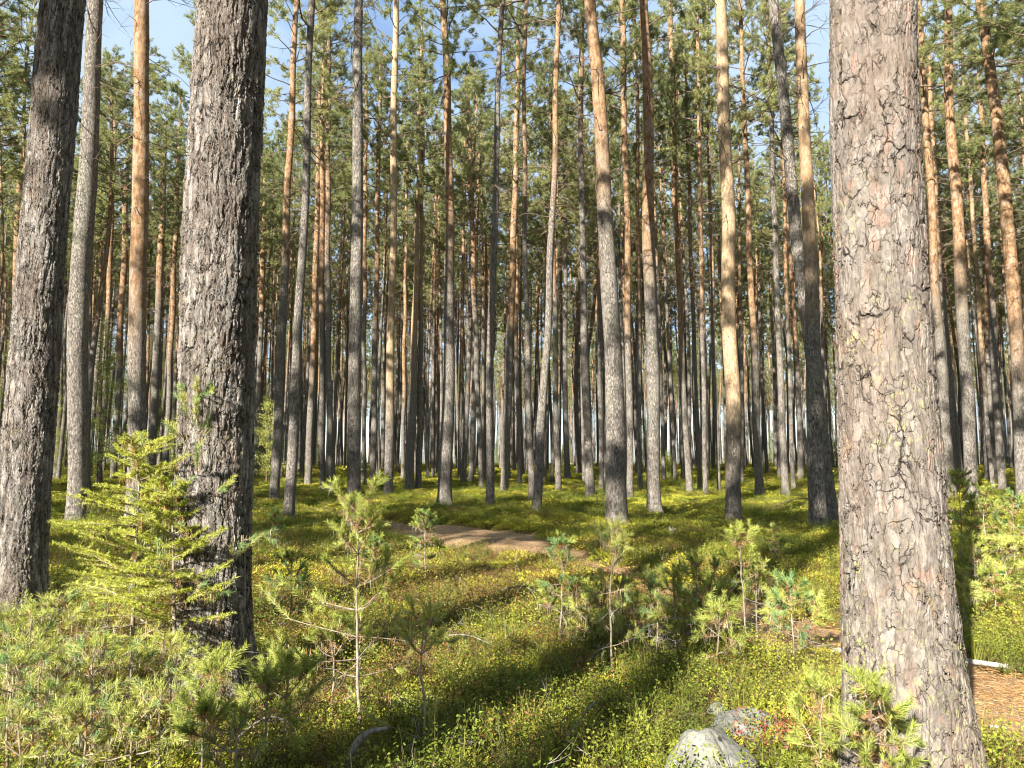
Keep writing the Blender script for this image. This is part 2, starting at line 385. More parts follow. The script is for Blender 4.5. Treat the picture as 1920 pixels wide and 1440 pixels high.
# ------------------------------------------------------------------ pine crowns (variants in a straight frame, bent onto each trunk later)
H0, CB0 = 21.0, 13.1
def crown_variant(seed, nlive=44, ndead=34, dens=1.0):
    rg = np.random.default_rng(seed); lim = Geo(); dead = Geo(); ned = Geo()
    TP, TD = [], []
    def poly(p, d, Ln, k, wig, curl):
        pts = [p]; d = norm(d)
        for i in range(k):
            d = norm(d + rg.normal(size=3) * wig + np.array([0, 0, curl])); pts.append(pts[-1] + d * Ln / k)
        return np.array(pts)
    for i in range(nlive):
        u = ((i + rg.random()) / nlive) ** .85; z = CB0 + (H0 - CB0 - .3) * u
        az = i * 2.4 + rg.normal() * .5
        Ln = (2.5 * (1 - u) ** .55 + .25) * rg.uniform(.55, 1.1) * (.75 if u < .12 else 1)
        el = R(rg.uniform(-5, 25) + 42 * u)
        d = np.array([math.cos(az) * math.cos(el), math.sin(az) * math.cos(el), math.sin(el)])
        P = poly(np.array([0, 0, z]), d, Ln, 6, .16, rg.uniform(-.03, .07))
        r0 = .014 + .016 * Ln / 2.5
        tube(lim, P, np.linspace(r0, .006, 7), 4)
        ns = int((4 + 3.6 * Ln) * dens)
        for j in range(ns):
            t = rg.uniform(.3, 1.0); k = min(int(t * 6), 5); p = P[k] + (P[k + 1] - P[k]) * (t * 6 - k)
            dd = norm(norm(P[k + 1] - P[k]) * .9 + rg.normal(size=3) * .65 + np.array([0, 0, .12]))
            sl = rg.uniform(.2, .65) * (1.15 - .4 * t)
            Q = poly(p, dd, sl, 3, .22, .05)
            tube(lim, Q, np.linspace(.007, .003, 4), 3)
            for tt_ in (.4, .6, .75, .88, 1.):
                kk = min(int(tt_ * 3), 2); a = Q[kk] + (Q[kk + 1] - Q[kk]) * (tt_ * 3 - kk)
                for _ in range(1 if tt_ < .5 else 2):
                    TP.append(a + rg.normal(size=3) * .035); TD.append(norm(Q[kk + 1] - Q[kk]) + rg.normal(size=3) * .45 + np.array([0, 0, .25]))
    TP = np.array(TP); TD = np.array(TD); m = 11
    P_ = np.repeat(TP, m, 0) + rg.normal(size=(len(TP) * m, 3)) * .018; D_ = np.repeat(norm(TD), m, 0) * .75 + rg.normal(size=(len(TP) * m, 3)) * .62
    blades(ned, P_, D_, rg.uniform(.075, .15, len(P_)), rg.uniform(.011, .024, len(P_)), rg)
    for i in range(ndead):
        z = H0 * rg.uniform(.34, .64) ; z = min(z, H0 * .66); az = rg.uniform(0, 6.28); Ln = rg.uniform(.35, 1.7) * (.6 + .5 * (z / H0 - .3) / .3)
        el = R(rg.uniform(-25, 25)); d = np.array([math.cos(az) * math.cos(el), math.sin(az) * math.cos(el), math.sin(el)])
        P = poly(np.array([0, 0, z]), d, Ln, 5, .2, rg.uniform(-.09, .05))
        tube(lim, P, np.linspace(.013, .003, 6), 3)
        for j in range(int(2 + 3 * Ln)):
            k = rg.integers(1, 5); Q = poly(P[k], norm(P[k] - P[k - 1]) + rg.normal(size=3) * .7, rg.uniform(.12, .5), 3, .3, -.04)
            tube(lim, Q, np.linspace(.0055, .002, 4), 3)
    return lim, ned
NV = 8
VARS = [crown_variant(100 + i, nlive=[40, 34, 44, 30, 42, 36, 46, 32][i], ndead=[34, 46, 28, 50, 38, 30, 44, 36][i], dens=[1, .85, 1, .8, 1.1, .9, 1, .75][i]) for i in range(NV)]
VV = [(a.verts(), b.verts()) for a, b in VARS]

class Axis:
    """trunk centre line x(z), y(z) and radius r(z), local to the base"""
    def __init__(s, zs, xs, ys, rs): s.z, s.x, s.y, s.r = map(np.asarray, (zs, xs, ys, rs))
    def at(s, z):
        return np.interp(z, s.z, s.x), np.interp(z, s.z, s.y)
    def rad(s, z): return np.interp(z, s.z, s.r)
def bend(V, ax, H, rz, spread=1.0):
    k = H / H0; c, sn = math.cos(rz), math.sin(rz); z = V[:, 2] * k
    ox, oy = ax.at(np.clip(z, 0, H))
    return np.stack([(V[:, 0] * c - V[:, 1] * sn) * spread + ox, (V[:, 0] * sn + V[:, 1] * c) * spread + oy, z], -1)
def trunk_geo(ax, H, zs, n, seed, flare=.35, sink=.12, lobes=5, rough=.02, dec=.16):
    rg = np.random.default_rng(seed); th = np.linspace(0, 2 * math.pi, n, endpoint=False)
    zs = np.concatenate([[-sink], zs]); ox, oy = ax.at(zs); r = ax.rad(np.maximum(zs, 0))
    ph = rg.uniform(0, 6.28, 4)
    lob = 1 + .55 * np.sin(lobes * th + ph[0]) * .5 + .3 * np.sin(2 * th + ph[1])
    fl = flare * np.exp(-np.maximum(zs, 0) / dec)[:, None] * np.maximum(lob, .15)[None]
    un = rough * (np.sin(2 * th[None] + zs[:, None] * 1.7 + ph[2]) + np.sin(3 * th[None] - zs[:, None] * 2.9 + ph[3]))
    rr = r[:, None] * (1 + fl + un)
    V = np.stack([ox[:, None] + rr * np.cos(th), oy[:, None] + rr * np.sin(th), np.broadcast_to(zs[:, None], rr.shape)], -1)
    g = Geo(); k = len(zs); i = np.arange(k - 1)[:, None] * n; j = np.arange(n)[None]; j2 = (j + 1) % n
    g.add(V, np.stack([i + j, i + j2, i + n + j2, i + n + j], -1).reshape(-1, 4))
    return g
def make_tree(pos, ax, H, seed, label, group=None, mat=M_BARK, zs=None, n=14, shift=0., tone=0., flare=.35, name='pine_tree', spread=1., rough=.02):
    t = props(empty(name, pos), label, 'tree', group); v = seed % NV; rz = (seed * 1.7) % 6.28
    zs = np.arange(0, H + .01, .33) if zs is None else zs
    tr = link('trunk', trunk_geo(ax, H, zs, n, seed, flare, rough=rough, dec=.3 if n > 100 else .16).mesh('trunk', mat), t)
    tr['bark_shift'] = float(shift); tr['bark_tone'] = float(tone); tr['bark_pale'] = 1. if 'straw coloured' in label[:14] or 'cream' in label[:16] else (.5 if 'tan pine' in label or 'golden' in label else 0.)
    lim, ned = VARS[v]
    link('branches', lim.mesh('branches', M_LIMB, bend(VV[v][0], ax, H, rz, spread)), t)
    link('crown', ned.mesh('crown', M_NEEDLE, bend(VV[v][1], ax, H, rz, spread)), t)
    return t

# hero trunks: base x, base y, x at y=480, x at y=0, width at base, at 480, at 0, orange shift, grey tone, label
HERO = [
 (30, 1150, 74, 110, 96, 77, 69, 0, 1, 'thick grey furrowed trunk at the left edge, sunlit on its lower left side', 'F'),
 (400, 1310, 415, 439, 138, 130, 121, 0, 1, 'massive dark furrowed pine behind the spruce sapling, black along its right side', 'F'),
 (1716, 1520, 1645, 1631, 238, 150, 140, 0, 1, 'largest sunlit pine with plated grey and pink bark at the right', 'P'),
 (141, 992, 156, 185, 37, 35, 25, -6, 1, 'grey pine with a pale sunlit upper trunk, right of the left edge trunk', ''),
 (249, 988, 258, 259, 34, 30, 25, 3.5, 0, 'straight pine with deep orange bark over a dark foot, left of the massive dark pine', ''),
 (105, 897, 119, 128, 15, 12, 9, -3, .5, 'dark slim pine just right of the left edge trunk', ''),
 (14, 905, 36, 68, 14, 12, 9, 2, 0, 'slim orange pine leaning behind the left edge trunk', ''),
 (187, 912, 209, 226, 10, 9, 6, 1, 0, 'thin pine leaning right beyond the grey pine with pale upper trunk', ''),
 (213, 902, 230, 244, 13, 11, 8, 2, 0, 'narrow reddish pine close to the left of the orange barked pine', ''),
 (283, 905, 299, 312, 17, 12, 9, 0, 0, 'dark pine close to the right of the orange barked pine', ''),
 (310, 900, 325, 340, 11, 9, 7, 2, 0, 'thin reddish pine left of the massive dark pine', ''),
 (481, 899, 493, 505, 11, 9, 7, 0, 0, 'thin grey pine showing at the right flank of the massive dark pine', ''),
 (514, 942, 533, 552, 21, 14, 10, 1, 0, 'brown pine leaning right, left of the pale footed pair', ''),
 (540, 977, 567, 585, 24, 15, 12, -3, .4, 'grey pine leaning right with a pale foot at the moss edge', ''),
 (577, 913, 593, 603, 15, 10, 8, 3, 0, 'reddish pine behind the pale footed leaning pine', ''),
 (605, 927, 606, 611, 12, 10, 7, 2, 0, 'left one of two touching straight trunks', ''),
 (619, 928, 617, 622, 14, 10, 7, 0, .3, 'right one of two touching straight trunks', ''),
 (663, 992, 667, 672, 29, 22, 16, -9, 1, 'straight pine grey to its top, behind the tall branching sapling', ''),
 (683, 914, 684, 690, 9, 8, 6, 1, 0, 'thin pine hard against the right of the all grey pine', ''),
 (698, 918, 706, 714, 14, 9, 6, 2, 0, 'sunlit narrow pine between the all grey pine and a cream barked pine', ''),
 (727, 934, 737, 743, 21, 13, 11, 4, 0, 'sunlit cream and orange pine left of the forest path', ''),
 (755, 901, 760, 768, 9, 6, 5, 3, 0, 'very thin pine right of the cream and orange pine', ''),
 (768, 924, 780, 789, 19, 10, 7, 3, 0, 'left trunk of the crossing pair with golden upper bark', ''),
 (785, 921, 790, 794, 13, 8, 6, 2, 0, 'right trunk of the crossing pair with golden upper bark', ''),
 (821, 892, 825, 829, 9, 7, 6, 3, 0, 'thin pine close to the left of the tall orange and grey pine', ''),
 (833, 953, 843, 830, 31, 17, 12, 1.2, 0, 'tall pine above the path, grey with flared foot and bright orange top', ''),
 (861, 895, 868, 876, 8, 6, 5, 3, 0, 'very thin far pine right of the tall pine above the path', ''),
 (903, 917, 887, 873, 10, 10, 7, 0, 0, 'slender pine leaning left in the middle of the wood', ''),
 (918, 958, 925, 943, 18, 12, 9, -4, .3, 'pale grey pine with a crooked top behind the path', ''),
 (945, 928, 962, 973, 17, 12, 8, 2, 0, 'brown pine leaning right beside the crooked grey pine', ''),
 (975, 913, 968, 977, 9, 7, 6, 2, 0, 'thin pine between the brown leaning pine and the crossing grey pair', ''),
 (998, 944, 985, 985, 15, 9, 6, 0, .2, 'grey pine leaning left in the crossing pair at the path', ''),
 (1005, 963, 1033, 1047, 20, 12, 9, 1, 0, 'grey footed pine leaning right in the crossing pair at the path', ''),
 (1047, 925, 1037, 1030, 13, 9, 7, 0, 0, 'dark pine leaning left right of the crossing pair', ''),
 (1107, 938, 1092, 1090, 19, 12, 8, -3, .3, 'pale grey pine leaning left next to the stout two-toned pine', ''),
 (1128, 921, 1123, 1120, 11, 8, 6, 1, 0, 'thin pine half hidden at the left of the stout two-toned pine', ''),
 (1158, 986, 1140, 1107, 45, 30, 21, 1.5, 0, 'stout pine with flared foot, grey below and mottled orange above, in the middle', ''),
 (1181, 938, 1175, 1163, 14, 12, 10, 2.5, 0, 'reddish pine directly right of the stout two-toned pine', ''),
 (1228, 966, 1218, 1207, 29, 24, 16, 2, 0, 'brown pine with big bare upper limbs, right of the stout pine', ''),
 (1200, 922, 1196, 1188, 11, 8, 6, 2, 0, 'narrow pine in shade left of the pine with bare upper limbs', ''),
 (1293, 927, 1272, 1262, 14, 11, 9, 3, 0, 'reddish slim pine right of the pine with bare upper limbs', ''),
 (1313, 923, 1296, 1285, 10, 7, 6, 1, 0, 'thin pine with a bright sunlit foot left of the straw coloured pine', ''),
 (1323, 931, 1317, 1312, 10, 8, 6, 2, 0, 'thin grey pine next to the one with the sunlit foot', ''),
 (1348, 928, 1334, 1326, 8, 7, 5, 2, 0, 'very thin pine close to the left of the straw coloured pine', ''),
 (1376, 986, 1365, 1348, 32, 25, 20, 6, 0, 'straw coloured pine, bright and bare to the top, right of centre', ''),
 (1425, 933, 1405, 1385, 18, 11, 7, 3, 0, 'reddish pine leaning left, right of the straw coloured pine', ''),
 (1473, 929, 1452, 1435, 15, 10, 7, -4, .6, 'dark thin pine leaning left before the pair of near pines', ''),
 (1489, 923, 1472, 1460, 9, 7, 5, 2, 0, 'thin reddish pine left of the pair of near pines', ''),
 (1562, 988, 1502, 1456, 30, 22, 18, -6, .8, 'dark grey pine leaning left, crossing behind the straight one beside the largest pine', ''),
 (1535, 1001, 1520, 1502, 37, 24, 18, 3, 0, 'straight tan pine with grey foot beside the largest pine', ''),
 (1783, 938, 1747, 1715, 22, 14, 10, 1, 0, 'reddish brown pine just right of the largest pine', ''),
 (1792, 921, 1765, 1744, 13, 10, 8, 0, 0, 'thin dark pine behind the two reddish pines right of the largest pine', ''),
 (1826, 951, 1795, 1768, 25, 20, 13, 1.5, 0, 'second reddish brown pine right of the largest pine, grey at its foot', ''),
 (1862, 921, 1833, 1808, 9, 7, 6, 3, 0, 'thin golden pine near the right edge', ''),
 (1880, 926, 1858, 1838, 15, 11, 8, 1, 0, 'slim grey footed pine left of the deep orange pine at the right edge', ''),
 (1918, 962, 1893, 1835, 25, 22, 16, 3.5, 0, 'deep orange pine leaning left at the right edge', ''),
]
POS = []
rr = np.random.default_rng(77)
for i, (bx, by, mx_, tx, wb, wm, wt, sh, tone, label, kind) in enumerate(HERO):
    b = gp(bx, by)
    if by > 1400:
        b = gp(bx, by); 
    Yd = b.y
    (pb, tb), (pm, tm), (pt, tt_) = at(bx, by, Yd), at(mx_, 480, Yd), at(tx, 0, Yd)
    x0, z0 = b.x, b.z
    zz = np.array([0, pm[2] - z0, pt[2] - z0]); xx = np.array([0, pm[0] - x0, pt[0] - x0])
    rb, rm, rt = wb * tb / 2 / FPX, wm * tm / 2 / FPX, wt * tt_ / 2 / FPX
    flare = .42
    if zz[2] < 19:                                 # frame top cuts the trunk: continue it
        H = float(rr.uniform(19.5, 22.5)); H = max(H, zz[2] + 3)
    else:
        H = float(rr.uniform(19.5, 23))
    zs_c = np.linspace(0, H, 40)
    co = np.polyfit(zz, xx, 2); sl = 2 * co[0] * zz[2] + co[1]
    if zz[2] < H * .6: sl = np.clip(sl, -.05, .05) if kind else np.clip(sl, -.09, .09)
    xc = np.where(zs_c < zz[2], np.polyval(co, zs_c), np.polyval(co, zz[2]) + sl * (zs_c - zz[2]) * .6)
    rb_k = 1
    wob = rr.uniform(.012, .035) * (0 if kind else 1)
    xc = xc + wob * np.sin(zs_c * rr.uniform(.7, 1.5) + rr.uniform(0, 6)) * np.minimum(zs_c, 1)
    yc = wob * 1.5 * np.sin(zs_c * rr.uniform(.4, 1.1) + rr.uniform(0, 6)) * np.minimum(zs_c, 1) + rr.uniform(-.02, .02) * zs_c
    rb_ = rb / 1.12
    rc = np.interp(zs_c, [0, zz[1], min(zz[2], H * .97), H], [rb_, rm, rt, .02]) if zz[2] < H else np.interp(zs_c, [0, zz[1], H * .9, H], [rb_, rm, max(rt, .03), .02])
    ax = Axis(zs_c, xc, yc, rc)
    if kind:
        res, nn_ = {1150: (.010, 220), 1310: (.0065, 300), 1520: (.0048, 380)}[by]
        zs = np.concatenate([np.arange(0, zz[2] + .25, res), np.arange(zz[2] + .5, H, .3)])
        make_tree(b, ax, H, 11 + i * 3, label, None, M_BARK_PLATE if kind == 'P' else M_BARK_FURROW, zs, nn_, flare=.30 if kind == 'P' else .4, spread=1.15, rough=.018)
    else:
        make_tree(b, ax, H, 11 + i * 3, label, None, shift=sh, tone=tone, n=20 if wb > 24 else 14, flare=flare, zs=np.arange(0, H, .2))
    POS.append((b.x, b.y))

# ------------------------------------------------------------------ the other pines of the wood
def generic_axis(rg, H, r0):
    z = np.linspace(0, H, 24); a, b = rg.normal(size=2) * .018; f1, f2 = rg.uniform(.15, .5, 2); k1, k2 = rg.normal(size=2) * .12
    x = a * z + k1 * np.sin(f1 * z); y = b * z + k2 * np.sin(f2 * z)
    r = r0 * (1 - .62 * z / H); r[z > H * .75] = np.interp(z[z > H * .75], [H * .75, H], [r0 * .53, .015])
    return Axis(z, x, y, r)
BG = []
for v in range(12):
    rg = np.random.default_rng(900 + v); H = rg.uniform(18.5, 22.5); r0 = rg.uniform(.10, .17)
    ax = generic_axis(rg, H, r0); k = v % NV; rz = rg.uniform(0, 6.28)
    BG.append((trunk_geo(ax, H, np.arange(0, H, .6), 9, v, .3).mesh('trunk', M_BARK),
               VARS[k][0].mesh('branches', M_LIMB, bend(VV[k][0], ax, H, rz)), VARS[k][1].mesh('crown', M_NEEDLE, bend(VV[k][1], ax, H, rz)), ax, H, k, rz))
def free(x, y, dmin, pts):
    for a, b in pts:
        if (a - x) ** 2 + (b - y) ** 2 < dmin * dmin: return False
    return True
rnd = random.Random(12)
pts = list(POS); near, far = [], []
tries = 0
while len(near) < 242 and tries < 60000:
    tries += 1
    y = 24 + 44 * rnd.random() ** .6; x = (rnd.random() * 2 - 1) * (.80 * y)
    if y < 36 and abs(x) < .72 * y and rnd.random() < .8: continue          # the nearer ones are placed by hand
    if not free(x, y, 1.7, pts): continue
    if path_d([x], [y])[0] < .4: continue
    near.append((x, y)); pts.append((x, y))
near.sort(key=lambda p: p[1])
for i, (x, y) in enumerate(near):
    tm, bm, cm, *_ = BG[rnd.randrange(12)]
    dd = 'at middle distance' if y < 38 else ('far back' if y < 53 else 'deepest')
    lab = {'at middle distance': 'slim straight pine at middle distance among the named trunks of the wood',
           'far back': 'thin pine trunk far back in the dense wood behind the nearer pines',
           'deepest': 'threadlike pine trunk in the deepest rows of the wood'}[dd]
    t = props(empty('pine_tree', (x, y, float(hgt(x, y)) - .03), rnd.uniform(0, 6.28)), lab, 'tree', {'at middle distance': 'pines at middle distance', 'far back': 'pines far back in the wood', 'deepest': 'pines in the deepest rows'}[dd])
    s = rnd.uniform(.9, 1.08); t.scale = (s, s, s * rnd.uniform(.95, 1.05))
    for nm, me in (('trunk', tm), ('branches', bm), ('crown', cm)):
        o = bpy.data.objects.new(nm, me); C.objects.link(o); o.parent = t
        if nm == 'trunk': o['bark_shift'] = rnd.uniform(-2., 2.8); o['bark_tone'] = 1. if rnd.random() < .12 else 0.

# ------------------------------------------------------------------ scattering (stuff): points with instances
def scatter(name, P, rot, scl, idx, sources, kind='stuff', label=None, cat=None):
    me = bpy.data.meshes.new(name); P = np.asarray(P, np.float32)
    me.vertices.add(len(P)); me.vertices.foreach_set('co', P.ravel())
    a = me.attributes.new('rot', 'FLOAT_VECTOR', 'POINT'); a.data.foreach_set('vector', np.asarray(rot, np.float32).ravel())
    a = me.attributes.new('scl', 'FLOAT_VECTOR', 'POINT'); a.data.foreach_set('vector', np.asarray(scl, np.float32).ravel())
    a = me.attributes.new('idx', 'INT', 'POINT'); a.data.foreach_set('value', np.asarray(idx, np.int32).ravel())
    o = link(name, me); props(o, label, cat, None, kind)
    t = bpy.data.node_groups.new(name, 'GeometryNodeTree')
    t.interface.new_socket('Geometry', in_out='INPUT', socket_type='NodeSocketGeometry'); t.interface.new_socket('Geometry', in_out='OUTPUT', socket_type='NodeSocketGeometry')
    gi = t.nodes.new('NodeGroupInput'); go = t.nodes.new('NodeGroupOutput'); ip = t.nodes.new('GeometryNodeInstanceOnPoints'); jn = t.nodes.new('GeometryNodeJoinGeometry')
    for s in reversed(sources):
        oi = t.nodes.new('GeometryNodeObjectInfo'); oi.inputs['As Instance'].default_value = True; oi.inputs['Object'].default_value = s
        t.links.new(oi.outputs['Geometry'], jn.inputs[0])
    def attr(n, ty):
        k = t.nodes.new('GeometryNodeInputNamedAttribute'); k.data_type = ty; k.inputs['Name'].default_value = n; return k.outputs['Attribute']
    e2r = t.nodes.new('FunctionNodeEulerToRotation')
    t.links.new(attr('rot', 'FLOAT_VECTOR'), e2r.inputs[0])
    t.links.new(gi.outputs[0], ip.inputs['Points']); t.links.new(jn.outputs[0], ip.inputs['Instance']); ip.inputs['Pick Instance'].default_value = True
    t.links.new(attr('idx', 'INT'), ip.inputs['Instance Index']); t.links.new(e2r.outputs[0], ip.inputs['Rotation']); t.links.new(attr('scl', 'FLOAT_VECTOR'), ip.inputs['Scale'])
    t.links.new(ip.outputs[0], go.inputs[0])
    md = o.modifiers.new('scatter', 'NODES'); md.node_group = t
    return o
def src(name, g, mats): return bpy.data.objects.new(name, g.mesh(name, mats))

# whole pines for the wood beyond and around the picture
wood_src = []
for v in range(6):
    _, _, _, ax, H, k, rz = BG[v]; g = Geo()
    g.merge(trunk_geo(ax, H, np.arange(0, H, 1.2), 7, v, .3), 0)
    a = Geo(); a.F = VARS[k][0].F; g2 = Geo()
    g.V.append(bend(VV[k][0], ax, H, rz)); g.F += [(f + g.n, 1, sm) for f, m, sm in VARS[k][0].F]; g.n += len(VV[k][0])
    g.V.append(bend(VV[k][1], ax, H, rz)); g.F += [(f + g.n, 2, sm) for f, m, sm in VARS[k][1].F]; g.n += len(VV[k][1])
    wood_src.append(src('wood_pine', g, [M_BARK, M_LIMB, M_NEEDLE]))
def wood(name, xy, label, srcs=None, wide=1.):
    srcs = srcs or wood_src
    n = len(xy); rg = np.random.default_rng(n); xy = np.array(xy)
    P = np.stack([xy[:, 0], xy[:, 1], hgt(xy[:, 0], xy[:, 1]) - .05], -1)
    s = rg.uniform(.88, 1.08, (n, 1)) * np.array([[wide, wide, 1]]) * (np.array([[1, 1, 1.13]]) if name.startswith('far') else 1)
    if name.startswith('far'): s[xy[:, 1] < 67, :2] *= .68
    if wide > 1: P = np.repeat(P, 2, 0); s = np.repeat(s, 2, 0); n *= 2      # doubled: fuller crowns cast denser shade
    scatter(name, P, np.stack([rg.normal(size=n) * .012, rg.normal(size=n) * .012, rg.uniform(0, 6.28, n)], -1), s, rg.integers(0, len(srcs), n), srcs, 'stuff', label, 'woodland')
fw = []
tries = 0
while len(fw) < 1250 and tries < 40000:
    tries += 1
    y = 67 + 143 * rnd.random() ** .8; x = (rnd.random() * 2 - 1) * .85 * y
    if free(x, y, 2.2, fw[-300:]): fw.append((x, y))
nm_ = len(fw)
while len(fw) < nm_ + 190:                        # the slimmest stems beyond the first three hundred
    y = rnd.uniform(38, 67); x = (rnd.random() * 2 - 1) * .8 * y
    if free(x, y, 1.3, pts): fw.append((x, y)); pts.append((x, y))
def understory(seed, h):
    rg = np.random.default_rng(seed); g = Geo(); tube(g, np.array([[0, 0, 0], [0, 0, h]]), [.06, .01], 5, 0); n = 3200
    f = 1 - rg.random(n) ** .6 * .97; a = rg.uniform(0, 6.28, n); a = a + .4 * np.sin(f * 40); q = h * .24 * (1 - f) * (.55 + .45 * np.sin(a * 3 + f * 25)) * np.sqrt(rg.random(n)) + .05
    blades(g, np.stack([np.cos(a) * q, np.sin(a) * q, f * h], -1), np.stack([np.cos(a), np.sin(a), rg.uniform(-.5, .4, n)], -1), rg.uniform(.15, .4, n), rg.uniform(.03, .07, n), rg, 2)
    return g
US = [src('understory', understory(i, [4, 6.5, 9][i]), [M_BARK, M_LIMB, M_NEEDLE]) for i in range(3)]
wood('far_pine_wood', fw, 'unbroken mass of pines closing the view behind all single trunks')
us = [((rnd.random() * 2 - 1) * .85 * y, y) for y in [rnd.uniform(80, 200) for _ in range(150)]]
wood('young_spruce_undergrowth', us, 'low dark young spruces filling the gaps between the farthest trunks', US)
# pines beside and behind the viewer, mostly unseen: added and spaced for their shade
side = []
rs = random.Random(4)
LIT = [(x, y, .1) for x in (.8, 1.8, 2.8, 3.6) for y in (2.8, 3.8, 5.)] + [(x, y, .7) for x in (-3.2, -2.3, -1.4) for y in (3, 4)] + [(-.8, 3.6, .8), (2.2, 7.2, .7), (4.2, 7.2, .7), (-2.2, 6.2, .3), (-.9, 7., .3), (.4, 6.6, .3), (-1.6, 9, .1)] + [(-1.7, 4.2, z) for z in (1, 2.5, 4, 5)] + [(1.6, 2.8, z) for z in (1, 2.2, 3.5)] + [(-4.4, 6.4, z) for z in (.5, 1.5, 2.5)] + [(4.9, 15.8, z) for z in (7, 9, 11)]
def blocks(x, y):
    for px, py, pz in LIT:
        a = (px - x) * math.sin(SUN_AZ) + (py - y) * math.cos(SUN_AZ); pe = (px - x) * math.cos(SUN_AZ) - (py - y) * math.sin(SUN_AZ)
        if a > 0 and abs(pe) < 1.7 and 10.3 < pz + a * math.tan(SUN_EL) < 22.5: return True
    return False
def upsun(px, py, h):
    """foot of a pine whose crown at height h shades the ground seen at this place"""
    q = gp(px, py); k = (h - q.z) / math.tan(SUN_EL)
    return (q.x - math.sin(SUN_AZ) * k, q.y - math.cos(SUN_AZ) * k)
for px, py, h in [(1110, 1035, 12.4), (1300, 1022, 12.4), (1560, 1030, 12.3), (650, 960, 13), (450, 950, 13), (1500, 1020, 12.4), (1400, 975, 12.6), (960, 985, 14)]:
    side.append(upsun(px, py, h))  # unseen pines added up-sun of each spot that should lie in shade
shade = set(side)
for _ in range(3000):
    x = rs.uniform(-70, 60); y = rs.uniform(-50, 60)
    if y > 0 and abs(x) < .85 * y + 2: continue
    if math.hypot(x, y) < 9: continue
    if blocks(x, y): continue
    if free(x, y, 3.0, side): side.append((x, y))
    if len(side) > 300: break
side = [s for s in side if not (s[1] > 0 and abs(s[0]) < .75 * s[1] + 1) and math.hypot(*s) > 2.5 and (s in shade or not blocks(*s))]

side += [(-10.4, 12.3), (-12.6, 15.4), (-17.8, 22.5), (-21.5, 27.5), (13.2, 16.5), (19.5, 25)]
sunny = [(*POS[k], z) for k, h in enumerate(HERO) if 'straw coloured pine, bright' in h[9] or 'pale sunlit upper' in h[9] for z in (7, 9, 11)]
def shades(x, y):
    for px, py, pz in sunny:
        a = (px - x) * math.sin(SUN_AZ) + (py - y) * math.cos(SUN_AZ); pe = (px - x) * math.cos(SUN_AZ) - (py - y) * math.sin(SUN_AZ)
        if a > 0 and abs(pe) < 1.4 and 12.5 < pz + a * math.tan(SUN_EL) < 22: return True
    return False
side = [s for s in side if not shades(*s)]
wood('surrounding_shade_pines', side, 'mostly unseen pines beside and behind the viewer, added to shade the wood', wide=1.3)

# ------------------------------------------------------------------ ground plants
def bilberry(seed, mat_i, h=.19, spread=.15, nst=11, lv=18, Lf=.0165):
    rg = np.random.default_rng(seed); g = Geo(); LP, LD = [], []
    for i in range(nst):
        az = rg.uniform(0, 6.28); r = spread * math.sqrt(rg.random()); b = np.array([math.cos(az) * r * .7, math.sin(az) * r * .7, -.02])
        top = b + np.array([math.cos(az) * r * .7 + rg.normal() * .03, math.sin(az) * r * .7 + rg.normal() * .03, h * rg.uniform(.6, 1.1)])
        m = (b + top) / 2 + rg.normal(size=3) * .012
        P = np.array([b, m, top]); tube(g, P, [.0016, .0013, .0008], 3, 0)
        for j in range(lv):
            t = rg.uniform(.3, 1.0); p = b + (top - b) * t + rg.normal(size=3) * .02
            a = rg.uniform(0, 6.28); LP.append(p); LD.append([math.cos(a), math.sin(a), rg.uniform(-.1, .9)])
    LP = np.array(LP); n = len(LP)
    leaves(g, LP, np.array(LD), rg.uniform(.75, 1.25, n) * Lf, rg.uniform(.5, .7, n) * Lf, rg, 1)
    return g
def grass(seed, n=26, h=.2):
    rg = np.random.default_rng(seed); g = Geo()
    for i in range(n):
        az = rg.uniform(0, 6.28); b = np.array([rg.normal() * .03, rg.normal() * .03, -.02]); L_ = h * rg.uniform(.5, 1.2); lean = rg.uniform(.1, .6)
        d = np.array([math.cos(az), math.sin(az), 0]); s = np.array([-d[1], d[0], 0]) * .0016
        p1 = b + d * L_ * lean * .3 + np.array([0, 0, L_ * .6]); p2 = b + d * L_ * lean + np.array([0, 0, L_ * rg.uniform(.8, 1)])
        g.add([b - s, b + s, p1 + s * .8, p1 - s * .8, p2], np.array([[0, 1, 2], [0, 2, 3], [3, 2, 4]]), 0, False)
    return g
def mosspad(seed, n=420, r=.2, h=.1, mat=0, Lf=.028):
    rg = np.random.default_rng(seed); g = Geo(); a = rg.uniform(0, 6.28, n); q = r * np.sqrt(rg.random(n))
    P = np.stack([np.cos(a) * q, np.sin(a) * q, h * (1 - (q / r) ** 2) * rg.uniform(.4, 1.05, n)], -1)
    D = np.stack([np.cos(a) * q / r + rg.normal(size=n) * .5, np.sin(a) * q / r + rg.normal(size=n) * .5, rg.uniform(.2, 1., n)], -1)
    leaves(g, P, D, rg.uniform(.7, 1.4, n) * Lf, rg.uniform(.3, .5, n) * Lf, rg, mat)
    return g
SRC = [src('bilberry', bilberry(i, 1, h=[.2, .16, .23, .18][i]), [M_SHOOT, M_LEAF]) for i in range(4)]
SRCR = [src('red_bilberry', bilberry(20 + i, 1, h=.17), [M_SHOOT, M_LEAFR]) for i in range(2)]
SRCG = [src('grass', grass(40 + i, h=[.16, .24, .2][i]), [M_GRASS]) for i in range(3)]
SRCM = [src('moss', mosspad(60 + i), [M_MOSS]) for i in range(3)]
CLEAR = []
for cx, by, wp in [(1336, 1475, 158), (1405, 1375, 118), (1262, 1010, 14)]:
    q = gp(cx, by); CLEAR.append((q.x, q.y, wp * q.y / FPX / 2 + .02))
